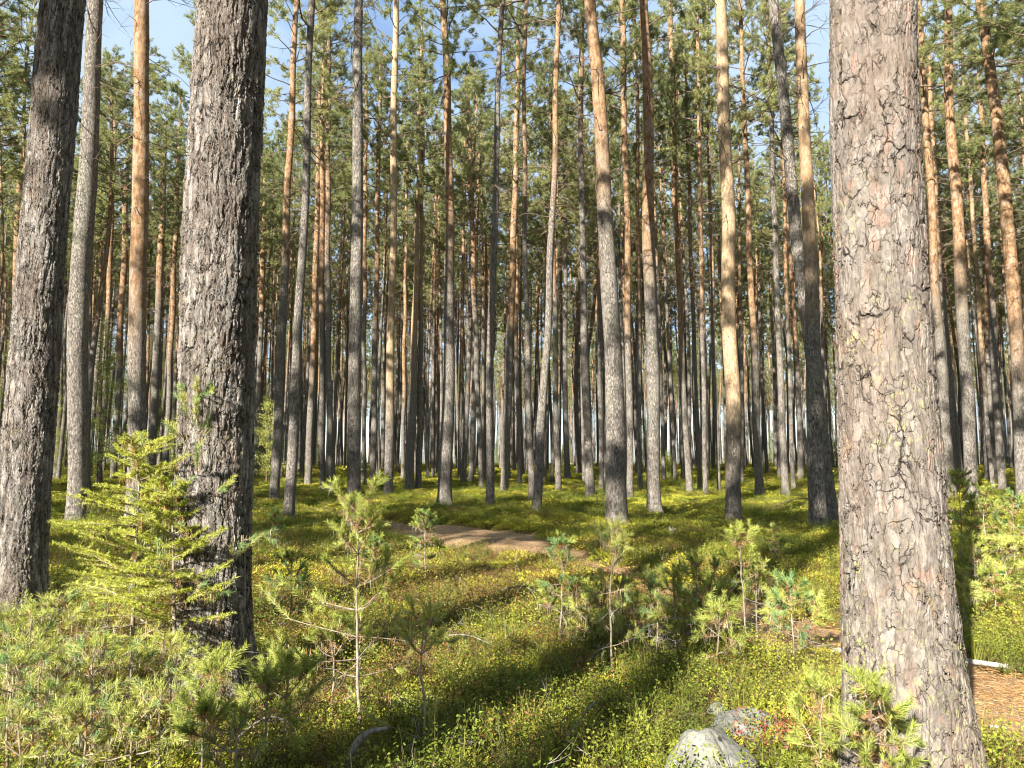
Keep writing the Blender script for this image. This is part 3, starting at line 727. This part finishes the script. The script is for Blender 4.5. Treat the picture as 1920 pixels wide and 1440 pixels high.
for (bx, by, _, _, wb, *_r), (qx, qy) in zip(HERO, POS): CLEAR.append((qx, qy, wb * qy / FPX / 2 + .03))
def zone(y0, y1, dens, seed, keep=None, margin=.85, edge=.04):
    rg = np.random.default_rng(seed); area = margin * (y1 * y1 - y0 * y0) + 2 * (y1 - y0); n = int(area * dens)
    y = np.sqrt(rg.uniform(y0 * y0, y1 * y1, n)); x = rg.uniform(-1, 1, n) * (margin * y + 1)
    d = path_d(x, y); ok = d > edge + rg.normal(size=n) * .12
    for qx, qy, qr in CLEAR: ok &= np.hypot(x - qx, y - qy) > qr
    if keep is not None: ok &= keep(x, y, rg)
    return x[ok], y[ok], rg
def vn(x, y, s, k=0):     # cheap smooth pattern for species patches
    return (np.sin(x * s + 1.7 * np.sin(y * s * .7 + k) + k) * np.sin(y * s * 1.1 + 1.3 * np.sin(x * s * .8 + 2 * k)) + 1) / 2
def put(name, parts, sources, label, cat):
    P, Rt, Sc, Ix = [], [], [], []
    for x, y, rg, smin, smax, flat, pick in parts:
        n = len(x); P.append(np.stack([x, y, hgt(x, y) - .01], -1)); Rt.append(np.stack([rg.normal(size=n) * .15, rg.normal(size=n) * .15, rg.uniform(0, 6.28, n)], -1))
        s = rg.uniform(smin, smax, (n, 1)); Sc.append(s * np.array([[1, 1, flat]])); Ix.append(rg.choice(pick, n))
    scatter(name, np.concatenate(P), np.concatenate(Rt), np.concatenate(Sc), np.concatenate(Ix), sources, 'stuff', label, cat)
redk = lambda x, y: sstep(.4, .75, vn(x, y, .8, 1.)) * .6 + .10 + .9 * np.exp(-((x + .8) / 3.4) ** 2 - ((y - 8.6) / 3.0) ** 2)
kg = lambda x, y, rg: rg.random(len(x)) > redk(x, y) * .8
kr = lambda x, y, rg: rg.random(len(x)) < redk(x, y)
A = []
for (y0, y1, dn, sd, s0, s1, fl) in [(1., 6, 46, 1, .7, 1.3, 1), (6, 14, 30, 2, .9, 1.6, .95), (14, 30, 13, 3, 1.4, 2.3, .7), (30, 60, 2.4, 4, 2.5, 4., .45)]:
    x, y, rg_ = zone(y0, y1, dn, sd, kg); A.append((x, y, rg_, s0, s1, fl, [0, 1, 2, 3]))
put('bilberry_shrubs', A, SRC, 'knee-low green and yellow bilberry shrubs covering the forest floor', 'ground cover')
A = []
for (y0, y1, dn, sd, s0, s1, fl) in [(1., 6, 40, 11, .8, 1.2, 1), (6, 14, 34, 12, .9, 1.4, .95), (14, 30, 6, 13, 1.4, 2.2, .6), (30, 60, 1., 14, 2.2, 4., .4)]:
    x, y, rg_ = zone(y0, y1, dn, sd, kr); A.append((x, y, rg_, s0, s1, fl, [0, 1]))
put('autumn_shrubs', A, SRCR, 'low shrubs with red and orange autumn leaves between the green ones', 'ground cover')
A = []
for (y0, y1, dn, sd, s0, s1) in [(1., 7, 46, 21, .6, 1.15), (7, 16, 26, 22, .7, 1.3)]:
    x, y, rg_ = zone(y0, y1, dn, sd, lambda x, y, rg: rg.random(len(x)) < .25 + .75 * vn(x, y, .9, 3.)); A.append((x, y, rg_, s0, s1, 1, [0, 1, 2]))
put('grass', A, SRCG, 'thin green and straw coloured grass between the shrubs', 'grass')
A = []
for (y0, y1, dn, sd, s0, s1) in [(1., 8, 12, 31, .6, 1.1), (8, 20, 11, 32, 1., 2.), (20, 45, 2.2, 33, 1.8, 3.4), (45, 100, .55, 34, 3.5, 7.)]:
    x, y, rg_ = zone(y0, y1, dn, sd); A.append((x, y, rg_, s0, s1, .8 if y1 < 30 else .55, [0, 1, 2]))
put('moss', A, SRCM, 'yellow green feather moss in soft cushions under the pines', 'moss')
# small dead twigs lying and standing in the shrubs
g = Geo(); x, y, rg = zone(1.2, 11, 9, 51)
for xx, yy in zip(x, y):
    d = norm(rg.normal(size=3) * [1, 1, .5] + [0, 0, .25]); p = np.array([xx, yy, float(hgt(xx, yy)) + rg.uniform(.0, .12)]); W_ = [p]
    for k in range(4): d = norm(d + rg.normal(size=3) * .28); W_.append(W_[-1] + d * rg.uniform(.03, .08))
    tube(g, np.array(W_), np.linspace(.0032, .001, 5), 3)
    if rg.random() < .6:
        d2 = norm(d + rg.normal(size=3) * .8); tube(g, np.array([W_[2], W_[2] + d2 * .05, W_[2] + d2 * .1 + [0, 0, .01]]), [.002, .0014, .0008], 3)
props(link('dead_twigs', g.mesh('dead_twigs', M_DEAD)), 'fine grey dead twigs scattered through the low shrubs', 'twigs', None, 'stuff')
# dry needles strewn over the path
g = Geo(); rg = np.random.default_rng(8); k = rg.integers(0, len(PL), 24000); k = k[PL[k, 1] < 18]
uu = rg.uniform(-1.05, 1.05, len(k)) * PL[k, 2]; x = PL[k, 0] + Nn[k, 0] * uu + rg.normal(size=len(k)) * .1; y = PL[k, 1] + Nn[k, 1] * uu + rg.normal(size=len(k)) * .1
D = rg.normal(size=(len(k), 3)); D[:, 2] = np.abs(D[:, 2]) * .12
blades(g, np.stack([x, y, hgt(x, y) - .016], -1), D, rg.uniform(.03, .07, len(k)), .0035, rg)
props(link('fallen_needles', g.mesh('fallen_needles', M_DRY)), 'dry brown pine needles strewn over the trodden path', 'needle litter', None, 'stuff')

# ------------------------------------------------------------------ saplings
def shoot(g, P0, P1, rg, n, Ln, w, mi, fwd=.8, t0=0.):
    t = rg.uniform(t0, 1, n)[:, None]; d = norm(P1 - P0)
    P = P0 + (P1 - P0) * t; D = d * fwd + norm(np.cross(d, rg.normal(size=(n, 3)))) * .75 + rg.normal(size=(n, 3)) * .12
    blades(g, P, D, rg.uniform(.75, 1.15, n) * Ln, w, rg, mi)
def pine_sapling(px, py, bx, by, seed, label, group=None, spread=.36, blue=0., bare=.35, full=.85, lich=.5, name='pine_sapling', dx=0):
    b = gp(bx, by); rg = np.random.default_rng(seed)
    top, t = at(px, py, b.y + dx); Hh = top[2] - b.z; tp = np.array([top[0] - b.x, dx, Hh])
    k = max(5, int(Hh / .09)); tt = np.linspace(0, 1, k + 1)
    wig = np.cumsum(rg.normal(size=(k + 1, 3)) * [.006, .006, 0], 0); wig -= wig[0] + tt[:, None] * (wig[-1] - wig[0])
    St = tp * tt[:, None] + wig; St[0, 2] = -.03
    e = props(empty(name, b), label, 'sapling', group)
    st = Geo(); nd = Geo(); dr = Geo()
    r0 = .004 + .005 * Hh
    tube(st, St, np.linspace(r0, .003, k + 1), 6)
    w = .0027 * max(1, b.y / 4.2); NL = .038
    mi = lambda: 1 if rg.random() < blue * .55 else 0
    # leader and crown cluster
    nm = int(190 * full)
    shoot(nd, St[-1] - norm(St[-1] - St[-2]) * min(.13, Hh * .2), St[-1] + norm(St[-1] - St[-2]) * .02, rg, nm, NL, w, mi(), fwd=1.1)
    zt = Hh; ring = 0
    z = Hh - rg.uniform(.06, .1)
    while z > Hh * .12:
        f = z / Hh; i = min(int(f * k), k - 1); c = St[i] + (St[i + 1] - St[i]) * (f * k - i)
        nb = rg.integers(3, 6) if f > bare else rg.integers(1, 4)
        a0 = rg.uniform(0, 6.28)
        for q in range(nb):
            az = a0 + q * 6.28 / nb + rg.normal() * .3
            live = f > bare or rg.random() < .35
            Lb = spread * min(1., .28 + 1.25 * (1 - f)) * rg.uniform(.6, 1.15) * min(1.2, .55 + Hh * .5)
            el = R(rg.uniform(15, 50) if f > .6 else rg.uniform(-15, 25)); d = np.array([math.cos(az) * math.cos(el), math.sin(az) * math.cos(el), math.sin(el)])
            m = 5; P = [c]
            for s_ in range(m):
                d = norm(d + rg.normal(size=3) * .14 + np.array([0, 0, .09 if live else -.03])); P.append(P[-1] + d * Lb / m)
            P = np.array(P); tube(st, P, np.linspace(.0034, .0014, m + 1), 4, 0 if live else 1)
            if live:
                shoot(nd, P[-3], P[-1] + d * .015, rg, int(125 * full), NL, w, mi(), fwd=.9)
                for _ in range(rg.integers(2, 5)):
                    j = rg.integers(2, m); dd = norm(norm(P[j] - P[j - 1]) + rg.normal(size=3) * .6 + [0, 0, .2]); e2 = P[j] + dd * rg.uniform(.05, .11)
                    tube(st, np.array([P[j], (P[j] + e2) / 2, e2]), [.002, .0016, .0012], 3, 0); shoot(nd, P[j] + (e2 - P[j]) * .2, e2, rg, int(62 * full), NL * .95, w, mi(), fwd=.9)
                if rg.random() < .85:
                    shoot(dr, P[1], P[-2], rg, int(48 * full), NL, w, 0, fwd=.1)
            else:
                for _ in range(3):
                    j = rg.integers(1, m); Q = [P[j]]; dd = norm(P[j] - P[j - 1] + rg.normal(size=3) * .7)
                    for s_ in range(3): dd = norm(dd + rg.normal(size=3) * .35); Q.append(Q[-1] + dd * rg.uniform(.015, .05))
                    tube(st, np.array(Q), np.linspace(.0018, .0009, 4), 3, 1)
            if rg.random() < lich:
                n_ = 14; tq = rg.uniform(.3, 1, n_)[:, None]; LP = P[0] + (P[-1] - P[0]) * tq
                blades(dr, LP, np.array([0, 0, -1.]) + rg.normal(size=(n_, 3)) * .18, rg.uniform(.03, .085, n_), w * 1.5, rg, 1)
        z -= rg.uniform(.055, .12) * (.8 + .5 * Hh)
    # brown inner needles under the crown
    shoot(dr, St[-3], St[-2], rg, int(40 * full), NL, w, 0, fwd=-.2)
    link('stem', st.mesh('stem', [M_STEM, M_DEAD]), e); link('needles', nd.mesh('needles', [M_SAPN, M_SAPB]), e); link('dry_needles', dr.mesh('dry_needles', [M_DRY, M_LICHEN]), e)
    return e
SAP = [
 (672, 935, 676, 1375, 'tallest clear-stemmed young pine in the left foreground, branching before the all grey pine', dict(spread=.48, bare=.25, full=1.2)),
 (795, 1150, 795, 1425, 'young pine with thin pale stem and tufted arm, right of the tallest young pine', dict(spread=.34, bare=.62, lich=.3)),
 (1053, 1015, 1050, 1205, 'young pine with rounded pale tufts at the end of the brown path', dict(spread=.3, bare=.3, blue=.7, full=.8)),
 (1148, 990, 1147, 1268, 'tall thin young pine with grey stem hung with lichen, in front of the stout pine', dict(spread=.3, bare=.55, lich=.95, blue=.3)),
 (1215, 1068, 1216, 1225, 'small dark stemmed young pine right of the lichen hung one', dict(spread=.27, bare=.35, blue=.2, full=.75)),
 (1262, 1066, 1274, 1252, 'young pine with dense tuft in the middle of the sapling row', dict(spread=.26, bare=.4, blue=.4, full=.75)),
 (1303, 1043, 1312, 1242, 'slender young pine with upright tip left of the yellow topped one', dict(spread=.26, bare=.45, blue=.2, full=.75)),
 (1386, 985, 1400, 1200, 'young pine with bright yellow green bushy top before the straw coloured pine', dict(spread=.28, bare=.55, full=1.1)),
 (1453, 990, 1458, 1062, 'tiny young pine standing alone in shade, right of the yellow topped one', dict(spread=.25, bare=.4, blue=.5)),
 (1484, 1085, 1490, 1258, 'young pine with orange inner needles and blue green arm at the path', dict(spread=.36, bare=.5, blue=.8)),
 (1350, 1130, 1344, 1268, 'short bushy young pine under the yellow topped one', dict(spread=.28, bare=.4, full=.8)),
 (1185, 1120, 1190, 1235, 'low bushy young pine between the lichen hung one and the dark stemmed one', dict(spread=.24, bare=.35, full=.7)),
 (1240, 1130, 1245, 1225, 'low young pine crowded in the sapling row', dict(spread=.24, bare=.35, full=.7)),
 (1100, 1120, 1095, 1215, 'low straw coloured young pine left of the lichen hung one', dict(spread=.3, bare=.3)),
 (1430, 1070, 1432, 1150, 'small pale green young pine behind the orange needled one', dict(spread=.35, bare=.3)),
 (800, 962, 797, 1090, 'dark thin young pine in shade beside the brown path', dict(spread=.3, bare=.5, blue=.6, full=.8)),
 (706, 1010, 700, 1090, 'little shaded young pine behind the tallest young pine', dict(spread=.3, bare=.3, blue=.6)),
 (547, 1040, 545, 1160, 'shaded young pine standing in the dark shrubs left of the tallest young pine', dict(spread=.36, bare=.3, blue=.5)),
 (515, 960, 520, 1045, 'small dark young pine before the leaning pale footed pine', dict(spread=.3, bare=.4, blue=.6)),
 (545, 1232, 525, 1450, 'bright leafy young pine at the bottom, left of the curved dead branch', dict(spread=.34, bare=.45, full=1.3)),
 (500, 1265, 498, 1470, 'pale stemmed young pine at the bottom beside the bright leafy one', dict(spread=.34, bare=.45)),
 (385, 1320, 380, 1500, 'young pine tip rising at the bottom edge before the massive dark pine', dict(spread=.3, bare=.4, full=1.3)),
 (405, 1240, 402, 1420, 'small bright tufted young pine against the dark foot of the massive pine', dict(spread=.3, bare=.5)),
 (630, 1165, 618, 1350, 'young pine with mostly bare grey twigs left of the tallest young pine', dict(spread=.36, bare=.6)),
 (372, 735, 352, 1325, 'tallest young pine of all, blue green, rising before the massive dark trunk', dict(spread=.40, bare=.3, blue=.75, lich=.8)),
 (1797, 883, 1802, 1065, 'young pine with fan shaped top right of the largest pine', dict(spread=.36, bare=.4, blue=.4)),
 (1848, 918, 1850, 1085, 'light green young pine in the middle of the three right of the largest pine', dict(spread=.38, bare=.35)),
 (1899, 925, 1903, 1070, 'young pine with blue green top nearest the right edge', dict(spread=.36, bare=.35, blue=.8)),
 (1822, 1015, 1835, 1155, 'bushy young pine low in front of the three right of the largest pine', dict(spread=.36, bare=.35)),
 (1885, 1010, 1889, 1135, 'low young pine by the right edge below the blue green topped one', dict(spread=.36, bare=.35)),
 (1640, 1290, 1625, 1530, 'spreading young pine in front of the foot of the largest pine', dict(spread=.27, bare=.2, full=1.1, lich=.2, dx=-.3)),
 (1540, 1265, 1535, 1480, 'bushy green young pine left of the foot of the largest pine', dict(spread=.28, bare=.2, full=.9, lich=.2)),
]
THICK = [(178, 1200, 172, 1430), (110, 1120, 105, 1330), (60, 1135, 55, 1350), (25, 1235, 10, 1480), (240, 1330, 245, 1500), (95, 1290, 90, 1480), (165, 1320, 160, 1500),
         (35, 1330, 40, 1500), (300, 1290, 300, 1480), (20, 1150, 15, 1300), (145, 1150, 140, 1310), (320, 1200, 320, 1390), (440, 1330, 455, 1500), (245, 1215, 235, 1400), (205, 1100, 200, 1300), (75, 1210, 72, 1400)]
for i, (px, py, bx, by, lab, kw) in enumerate(SAP): pine_sapling(px, py, bx, by, 300 + i, lab, **kw)
for i, (px, py, bx, by) in enumerate(THICK):
    pine_sapling(px, py, bx, by, 400 + i, 'young pine crowded in the thicket that fills the lower left corner', 'young pines of the lower left thicket', spread=.33, bare=.45, blue=.3, full=.45, lich=.95)

for i, (px, py, bx, by) in enumerate([(1083, 1085, 1080, 1190), (1128, 1095, 1126, 1230), (1168, 1080, 1170, 1195), (1232, 1095, 1230, 1240), (1290, 1100, 1296, 1215), (1330, 1085, 1332, 1215),
        (1365, 1090, 1362, 1190), (1418, 1060, 1420, 1190), (1455, 1110, 1458, 1215), (1520, 1120, 1522, 1215), (1030, 1110, 1028, 1190), (1340, 1050, 1342, 1130), (1820, 930, 1826, 1040), (1872, 960, 1875, 1060), (1860, 1060, 1866, 1170), (1810, 1090, 1806, 1200)]):
    pine_sapling(px, py, bx, by, 700 + i, 'thin upright seedling pine among the larger saplings near the path', 'thin seedling pines near the path', spread=.2, bare=.5, blue=.3, full=.7, lich=.4)
def spruce(px, py, bx, by, seed, label, width=.62):
    b = gp(bx, by); rg = np.random.default_rng(seed); top, _ = at(px, py, b.y); Hh = top[2] - b.z; tp = np.array([top[0] - b.x, 0, Hh])
    e = props(empty('spruce_sapling', b), label, 'sapling'); st = Geo(); nd = Geo(); dr = Geo()
    tube(st, np.stack([tp * t for t in np.linspace(0, 1, 8)]), np.linspace(.014, .003, 8), 7)
    shoot(nd, tp * .86, tp * 1.0, rg, 220, .028, .0028, 1, 1.)
    z = Hh * .95
    while z > Hh * .16:
        f = z / Hh; nb = rg.integers(3, 6); a0 = rg.uniform(0, 6.28)
        for q in range(nb):
            az = a0 + q * 6.28 / nb + rg.normal() * .4; Lb = width * (1 - f * .93) ** .6 * rg.uniform(.3, 1.15); el = R(30 * f - 8 + rg.normal() * 6)
            d = np.array([math.cos(az) * math.cos(el), math.sin(az) * math.cos(el), math.sin(el)]); P = [tp * f]
            for s_ in range(6): d = norm(d + rg.normal(size=3) * .06 + [0, 0, .03]); P.append(P[-1] + d * Lb / 6)
            P = np.array(P); tube(st, P, np.linspace(.005, .0016, 7), 4); lv = f > .3 or rg.random() < .5
            if lv: shoot(nd, P[1], P[-1], rg, int(600 * Lb + 90), .018, .0026, 0, .55)
            side_ = norm(np.cross(P[-1] - P[0], [0, 0, 1.]))
            for j in range(2, 7):
                for sg in (-1, 1):
                    l2 = Lb * .42 * (1.15 - j / 7) + .02; e2 = P[j] + norm(norm(P[j] - P[j - 1]) + side_ * sg * .95 + rg.normal(size=3) * .1) * l2
                    tube(st, np.array([P[j], e2]), [.0018, .001], 3)
                    if lv: shoot(nd, P[j], e2, rg, int(520 * l2 + 40), .017, .0026, 0, .55)
            if rg.random() < .7:
                n_ = 18; tq = rg.uniform(.1, 1, n_)[:, None]; LP = P[0] + (P[-1] - P[0]) * tq
                blades(dr, LP, np.array([0, 0, -1.]) + rg.normal(size=(n_, 3)) * .15, rg.uniform(.03, .10, n_), .004, rg, rg.integers(0, 2))
        z -= rg.uniform(.05, .085)
    link('stem', st.mesh('stem', M_STEM), e); link('needles', nd.mesh('needles', [M_SPRUCE, M_SAPB]), e); link('hanging_lichen', dr.mesh('hanging_lichen', [M_DRY, M_LICHEN]), e)
spruce(265, 812, 242, 1320, 500, 'wide bright green spruce sapling in the left foreground, hung with lichen', .66)
spruce(322, 905, 330, 1330, 501, 'smaller shaded spruce sapling crowding the foot of the massive dark pine', .5)

# young trees shining beyond the trunks
def young_tree(px, py, by, d, seed, label, group=None):
    q = ray(px, by); x = q[0] / q[1] * d; b = Vector((x, d, float(hgt(x, d)))); top, _ = at(px, py, d); Hh = top[2] - b.z
    rg = np.random.default_rng(seed); e = props(empty('young_tree', b), label, 'tree', group); st = Geo(); nd = Geo()
    tube(st, np.stack([np.array([.02 * math.sin(t * 9), 0, Hh * t]) for t in np.linspace(0, 1, 8)]), np.linspace(.05, .008, 8), 6)
    for i in range(int(34 + Hh * 10)):
        f = rg.uniform(.08, 1); az = rg.uniform(0, 6.28); Lb = (.25 + Hh * .26 * (1 - f)) * rg.uniform(.5, 1.1)
        d_ = np.array([math.cos(az), math.sin(az), rg.uniform(-.1, .5)]); P = np.array([[0, 0, Hh * f], np.array([0, 0, Hh * f]) + d_ * Lb * .5, np.array([0, 0, Hh * f]) + d_ * Lb + [0, 0, .05]])
        tube(st, P, [.012, .008, .003], 3)
        n = int(60 * Lb + 30); t = rg.uniform(.15, 1, n)[:, None]; LP = P[0] + (P[2] - P[0]) * t + rg.normal(size=(n, 3)) * .09
        leaves(nd, LP, rg.normal(size=(n, 3)) + [0, 0, .3], rg.uniform(.04, .10, n), rg.uniform(.02, .05, n), rg)
    link('trunk', st.mesh('trunk', M_LIMB), e); link('crown', nd.mesh('crown', M_BUSH), e)
for i, (px, py, by, d, lab) in enumerate([
  (182, 600, 880, 34, 'bright yellow green young tree shining between the grey pine and the orange barked pine'),
  (10, 640, 880, 33, 'bright young tree glimpsed at the left edge behind the thick furrowed trunk'),
  (90, 700, 880, 40, 'leafy young tree between the left edge trunk and the dark slim pine'),
  (300, 730, 880, 42, 'young tree lit behind the trunks left of the massive dark pine'),
  (500, 745, 885, 38, 'light green young tree between the massive dark pine and the brown leaning pine'),
  (340, 690, 880, 46, 'taller young tree lit behind the left flank of the massive dark pine'),
  (1252, 850, 905, 40, 'low dark bush between trunks right of the pine with bare upper limbs')]):
    young_tree(px, py, by, d, 600 + i, lab)
# small yellow broadleaf by the stout pine
def birchling(px, py, bx, by, seed, label):
    b = gp(bx, by); rg = np.random.default_rng(seed); top, _ = at(px, py, b.y); Hh = top[2] - b.z; e = props(empty('birch_sapling', b), label, 'sapling'); st = Geo(); nd = Geo()
    tube(st, np.array([[0, 0, -.02], [.02, 0, Hh * .5], [top[0] - b.x, 0, Hh]]), [.006, .005, .002], 5); n = 260
    f = rg.uniform(.15, 1, n); a = rg.uniform(0, 6.28, n); r = (.28 * (1.1 - f)) * np.sqrt(rg.random(n))
    LP = np.stack([np.cos(a) * r, np.sin(a) * r, Hh * f], -1)
    for i in range(0, n, 12): tube(st, np.array([[0, 0, max(0, LP[i, 2] - .08)], LP[i]]), [.003, .001], 3)
    leaves(nd, LP, rg.normal(size=(n, 3)), .045, .03, rg); link('stem', st.mesh('stem', M_STEM), e); link('leaves', nd.mesh('leaves', M_BUSH), e)
birchling(1130, 915, 1128, 972, 1, 'small yellow leaved broadleaf sapling left of the stout pine foot')

# ------------------------------------------------------------------ rocks, wood
def rock(cx, by, w_px, h_m, seed, label, flat=1.):
    b = gp(cx, by); r = w_px * b.y / FPX / 2 / cp; rg = np.random.default_rng(seed)
    nu, nv = 72, 40; u = np.linspace(0, 2 * math.pi, nu, endpoint=False); v = np.linspace(-.5 * math.pi, .5 * math.pi, nv)
    U, V_ = np.meshgrid(u, v); D = np.stack([np.cos(V_) * np.cos(U), np.cos(V_) * np.sin(U), np.sin(V_)], -1)
    s = np.ones(U.shape)
    for k in range(9):                              # facets cut by random planes
        nrm = norm(rg.normal(size=3) + [0, 0, .35]); c = rg.uniform(.78, .95); dt = D @ nrm; s = np.minimum(s, np.where(dt > .05, c / np.maximum(dt, .05), 9))
    for k in range(10):
        q = rg.normal(size=3) * (2 + k); s = s + .02 / (1 + k * .35) * np.sin(D @ q * 1.6 + rg.uniform(0, 6))
    P = D * s[..., None] * [r * 1.05, r * .9, h_m]; P[..., 2] = np.maximum(P[..., 2], -.08)
    g = Geo(); i = np.arange(nv - 1)[:, None] * nu; j = np.arange(nu)[None]; j2 = (j + 1) % nu
    g.add(P, np.stack([i + j, i + j2, i + nu + j2, i + nu + j], -1).reshape(-1, 4))
    props(link('rock', g.mesh('rock', M_ROCK), None, b), label, 'rock')
rock(1336, 1475, 158, .245, 3, 'round grey boulder with dark lichen spots at the bottom edge')
rock(1405, 1372, 125, .10, 9, 'flat pale rock lying behind the round boulder')
rock(1345, 1335, 34, .05, 5, 'small grey stone left of the flat pale rock')
rock(682, 1398, 26, .04, 6, 'tiny pale stone in the shrubs right of the curved dead branch')
def stick(name, pts_px, lift, rad, label, cat, mat=M_DEAD, twigs=0, seed=1, base_y=None):
    rg = np.random.default_rng(seed); g = Geo(); Y0 = gp(*base_y).y if base_y else None
    P = []
    for (x, y), lf in zip(pts_px, lift):
        if Y0 is not None: P.append(at(x, y, Y0)[0])
        else: q = gp(x, y); P.append(np.array([q.x, q.y, q.z + lf]))
    P = catmull(np.array(P), 5); o = P[0].copy(); Q = P - o; n = len(Q); t = np.linspace(0, 1, n)
    r = np.interp(t, np.linspace(0, 1, len(rad)), rad) * (1 + .08 * rg.normal(size=n)); tube(g, Q, r, 9)
    for k in (0, -1):
        m = len(g.V[0]) // n; ring = g.V[0][:m] if k == 0 else g.V[0][-m:]; g.add(np.vstack([ring, ring.mean(0)]), np.stack([np.arange(m), (np.arange(m) + 1) % m, np.full(m, m)], -1))
    for k in range(twigs):
        i = rg.integers(1, n - 1); d = norm(rg.normal(size=3) + [0, 0, .5]); W_ = [Q[i]]
        for s_ in range(4): d = norm(d + rg.normal(size=3) * .3); W_.append(W_[-1] + d * rg.uniform(.03, .09))
        tube(g, np.array(W_), np.linspace(.4, .1, 5) * rad[-1] * 1.2, 4)
    props(link(name, g.mesh(name, mat), None, o), label, cat)
stick('dead_branch', [(652, 1470), (655, 1425), (672, 1390), (694, 1372), (726, 1366)], [0] * 5, [.016, .015, .016, .011, .008], 'curved bleached dead branch at the bottom left of centre', 'branch', base_y=(655, 1465))
stick('fallen_log', [(1560, 1224), (1690, 1234), (1800, 1244), (1892, 1256)], [.02] * 4, [.016, .018, .019, .016], 'white barkless pole lying along the path behind the largest pine', 'log', M_LOG)
stick('fallen_stick', [(1856, 1368), (1888, 1371)], [.015] * 2, [.008, .007], 'short pale stick on the brown path at the right', 'stick', M_LOG)
stick('fallen_branch', [(1440, 965), (1490, 955), (1555, 948)], [.12, .3, .2], [.014, .01, .006], 'dark brushwood branch lying left of the pair of near pines', 'branch', M_LIMB, 16, 3)
stick('fallen_branch', [(930, 1120), (985, 1140), (1010, 1160)], [.06, .2, .12], [.008, .006, .003], 'thin grey fallen branch in the dark shrubs below the path', 'branch', M_DEAD, 8, 4)
stick('fallen_branch', [(800, 1225), (870, 1232), (930, 1240)], [.10, .16, .1], [.006, .005, .003], 'thin grey fallen branch in shade right of the tallest young pine', 'branch', M_DEAD, 9, 5)
stick('fallen_branch', [(430, 1440), (500, 1412), (560, 1405)], [.1, .16, .1], [.007, .006, .003], 'forked grey dead branch under the bright leafy young pine', 'branch', M_DEAD, 9, 6)
stick('fallen_branch', [(1060, 1425), (1100, 1390), (1120, 1350)], [.08, .14, .1], [.007, .006, .003], 'twisted grey dead branch in the shrubs left of the boulder', 'branch', M_DEAD, 7, 7)
# stump
b = gp(1262, 1010); g = Geo(); n = 14; th = np.linspace(0, 6.28, n, endpoint=False); rg = np.random.default_rng(2)
zs = [-.05, .02, .1, .17]; V = []
for z in zs:
    rr_ = (.085 if z < .1 else .07) * (1 + .12 * rg.normal(size=n)); V.append(np.stack([rr_ * np.cos(th), rr_ * np.sin(th), np.full(n, z) + (z > .15) * .03 * rg.normal(size=n)], -1))
V = np.concatenate(V); i = np.arange(3)[:, None] * n; j = np.arange(n)[None]; j2 = (j + 1) % n
g.add(V, np.stack([i + j, i + j2, i + n + j2, i + n + j], -1).reshape(-1, 4), 0, False)
g.add(np.vstack([V[-n:], V[-n:].mean(0)]), np.stack([np.arange(n), (np.arange(n) + 1) % n, np.full(n, n)], -1))
props(link('tree_stump', g.mesh('tree_stump', M_DEAD), None, b), 'small pale broken stump in the shaded shrubs right of the stout pine', 'stump')
# red leaved shrub by the rocks
for k, (x, y, lab) in enumerate([(1435, 1405, 'red leaved lingonberry shrub beside the round boulder'), (1470, 1395, 'reddest small shrub right of the flat pale rock')]):
    q = gp(x, y); g = bilberry(700 + k, 1, h=.15, spread=.12, nst=20, lv=14, Lf=.018); props(link('red_shrub', g.mesh('red_shrub', [M_STEM, foliage('red_leaf', [(.20, .05, .03), (.34, .09, .05), (.42, .22, .10)])]), None, q), lab, 'shrub')
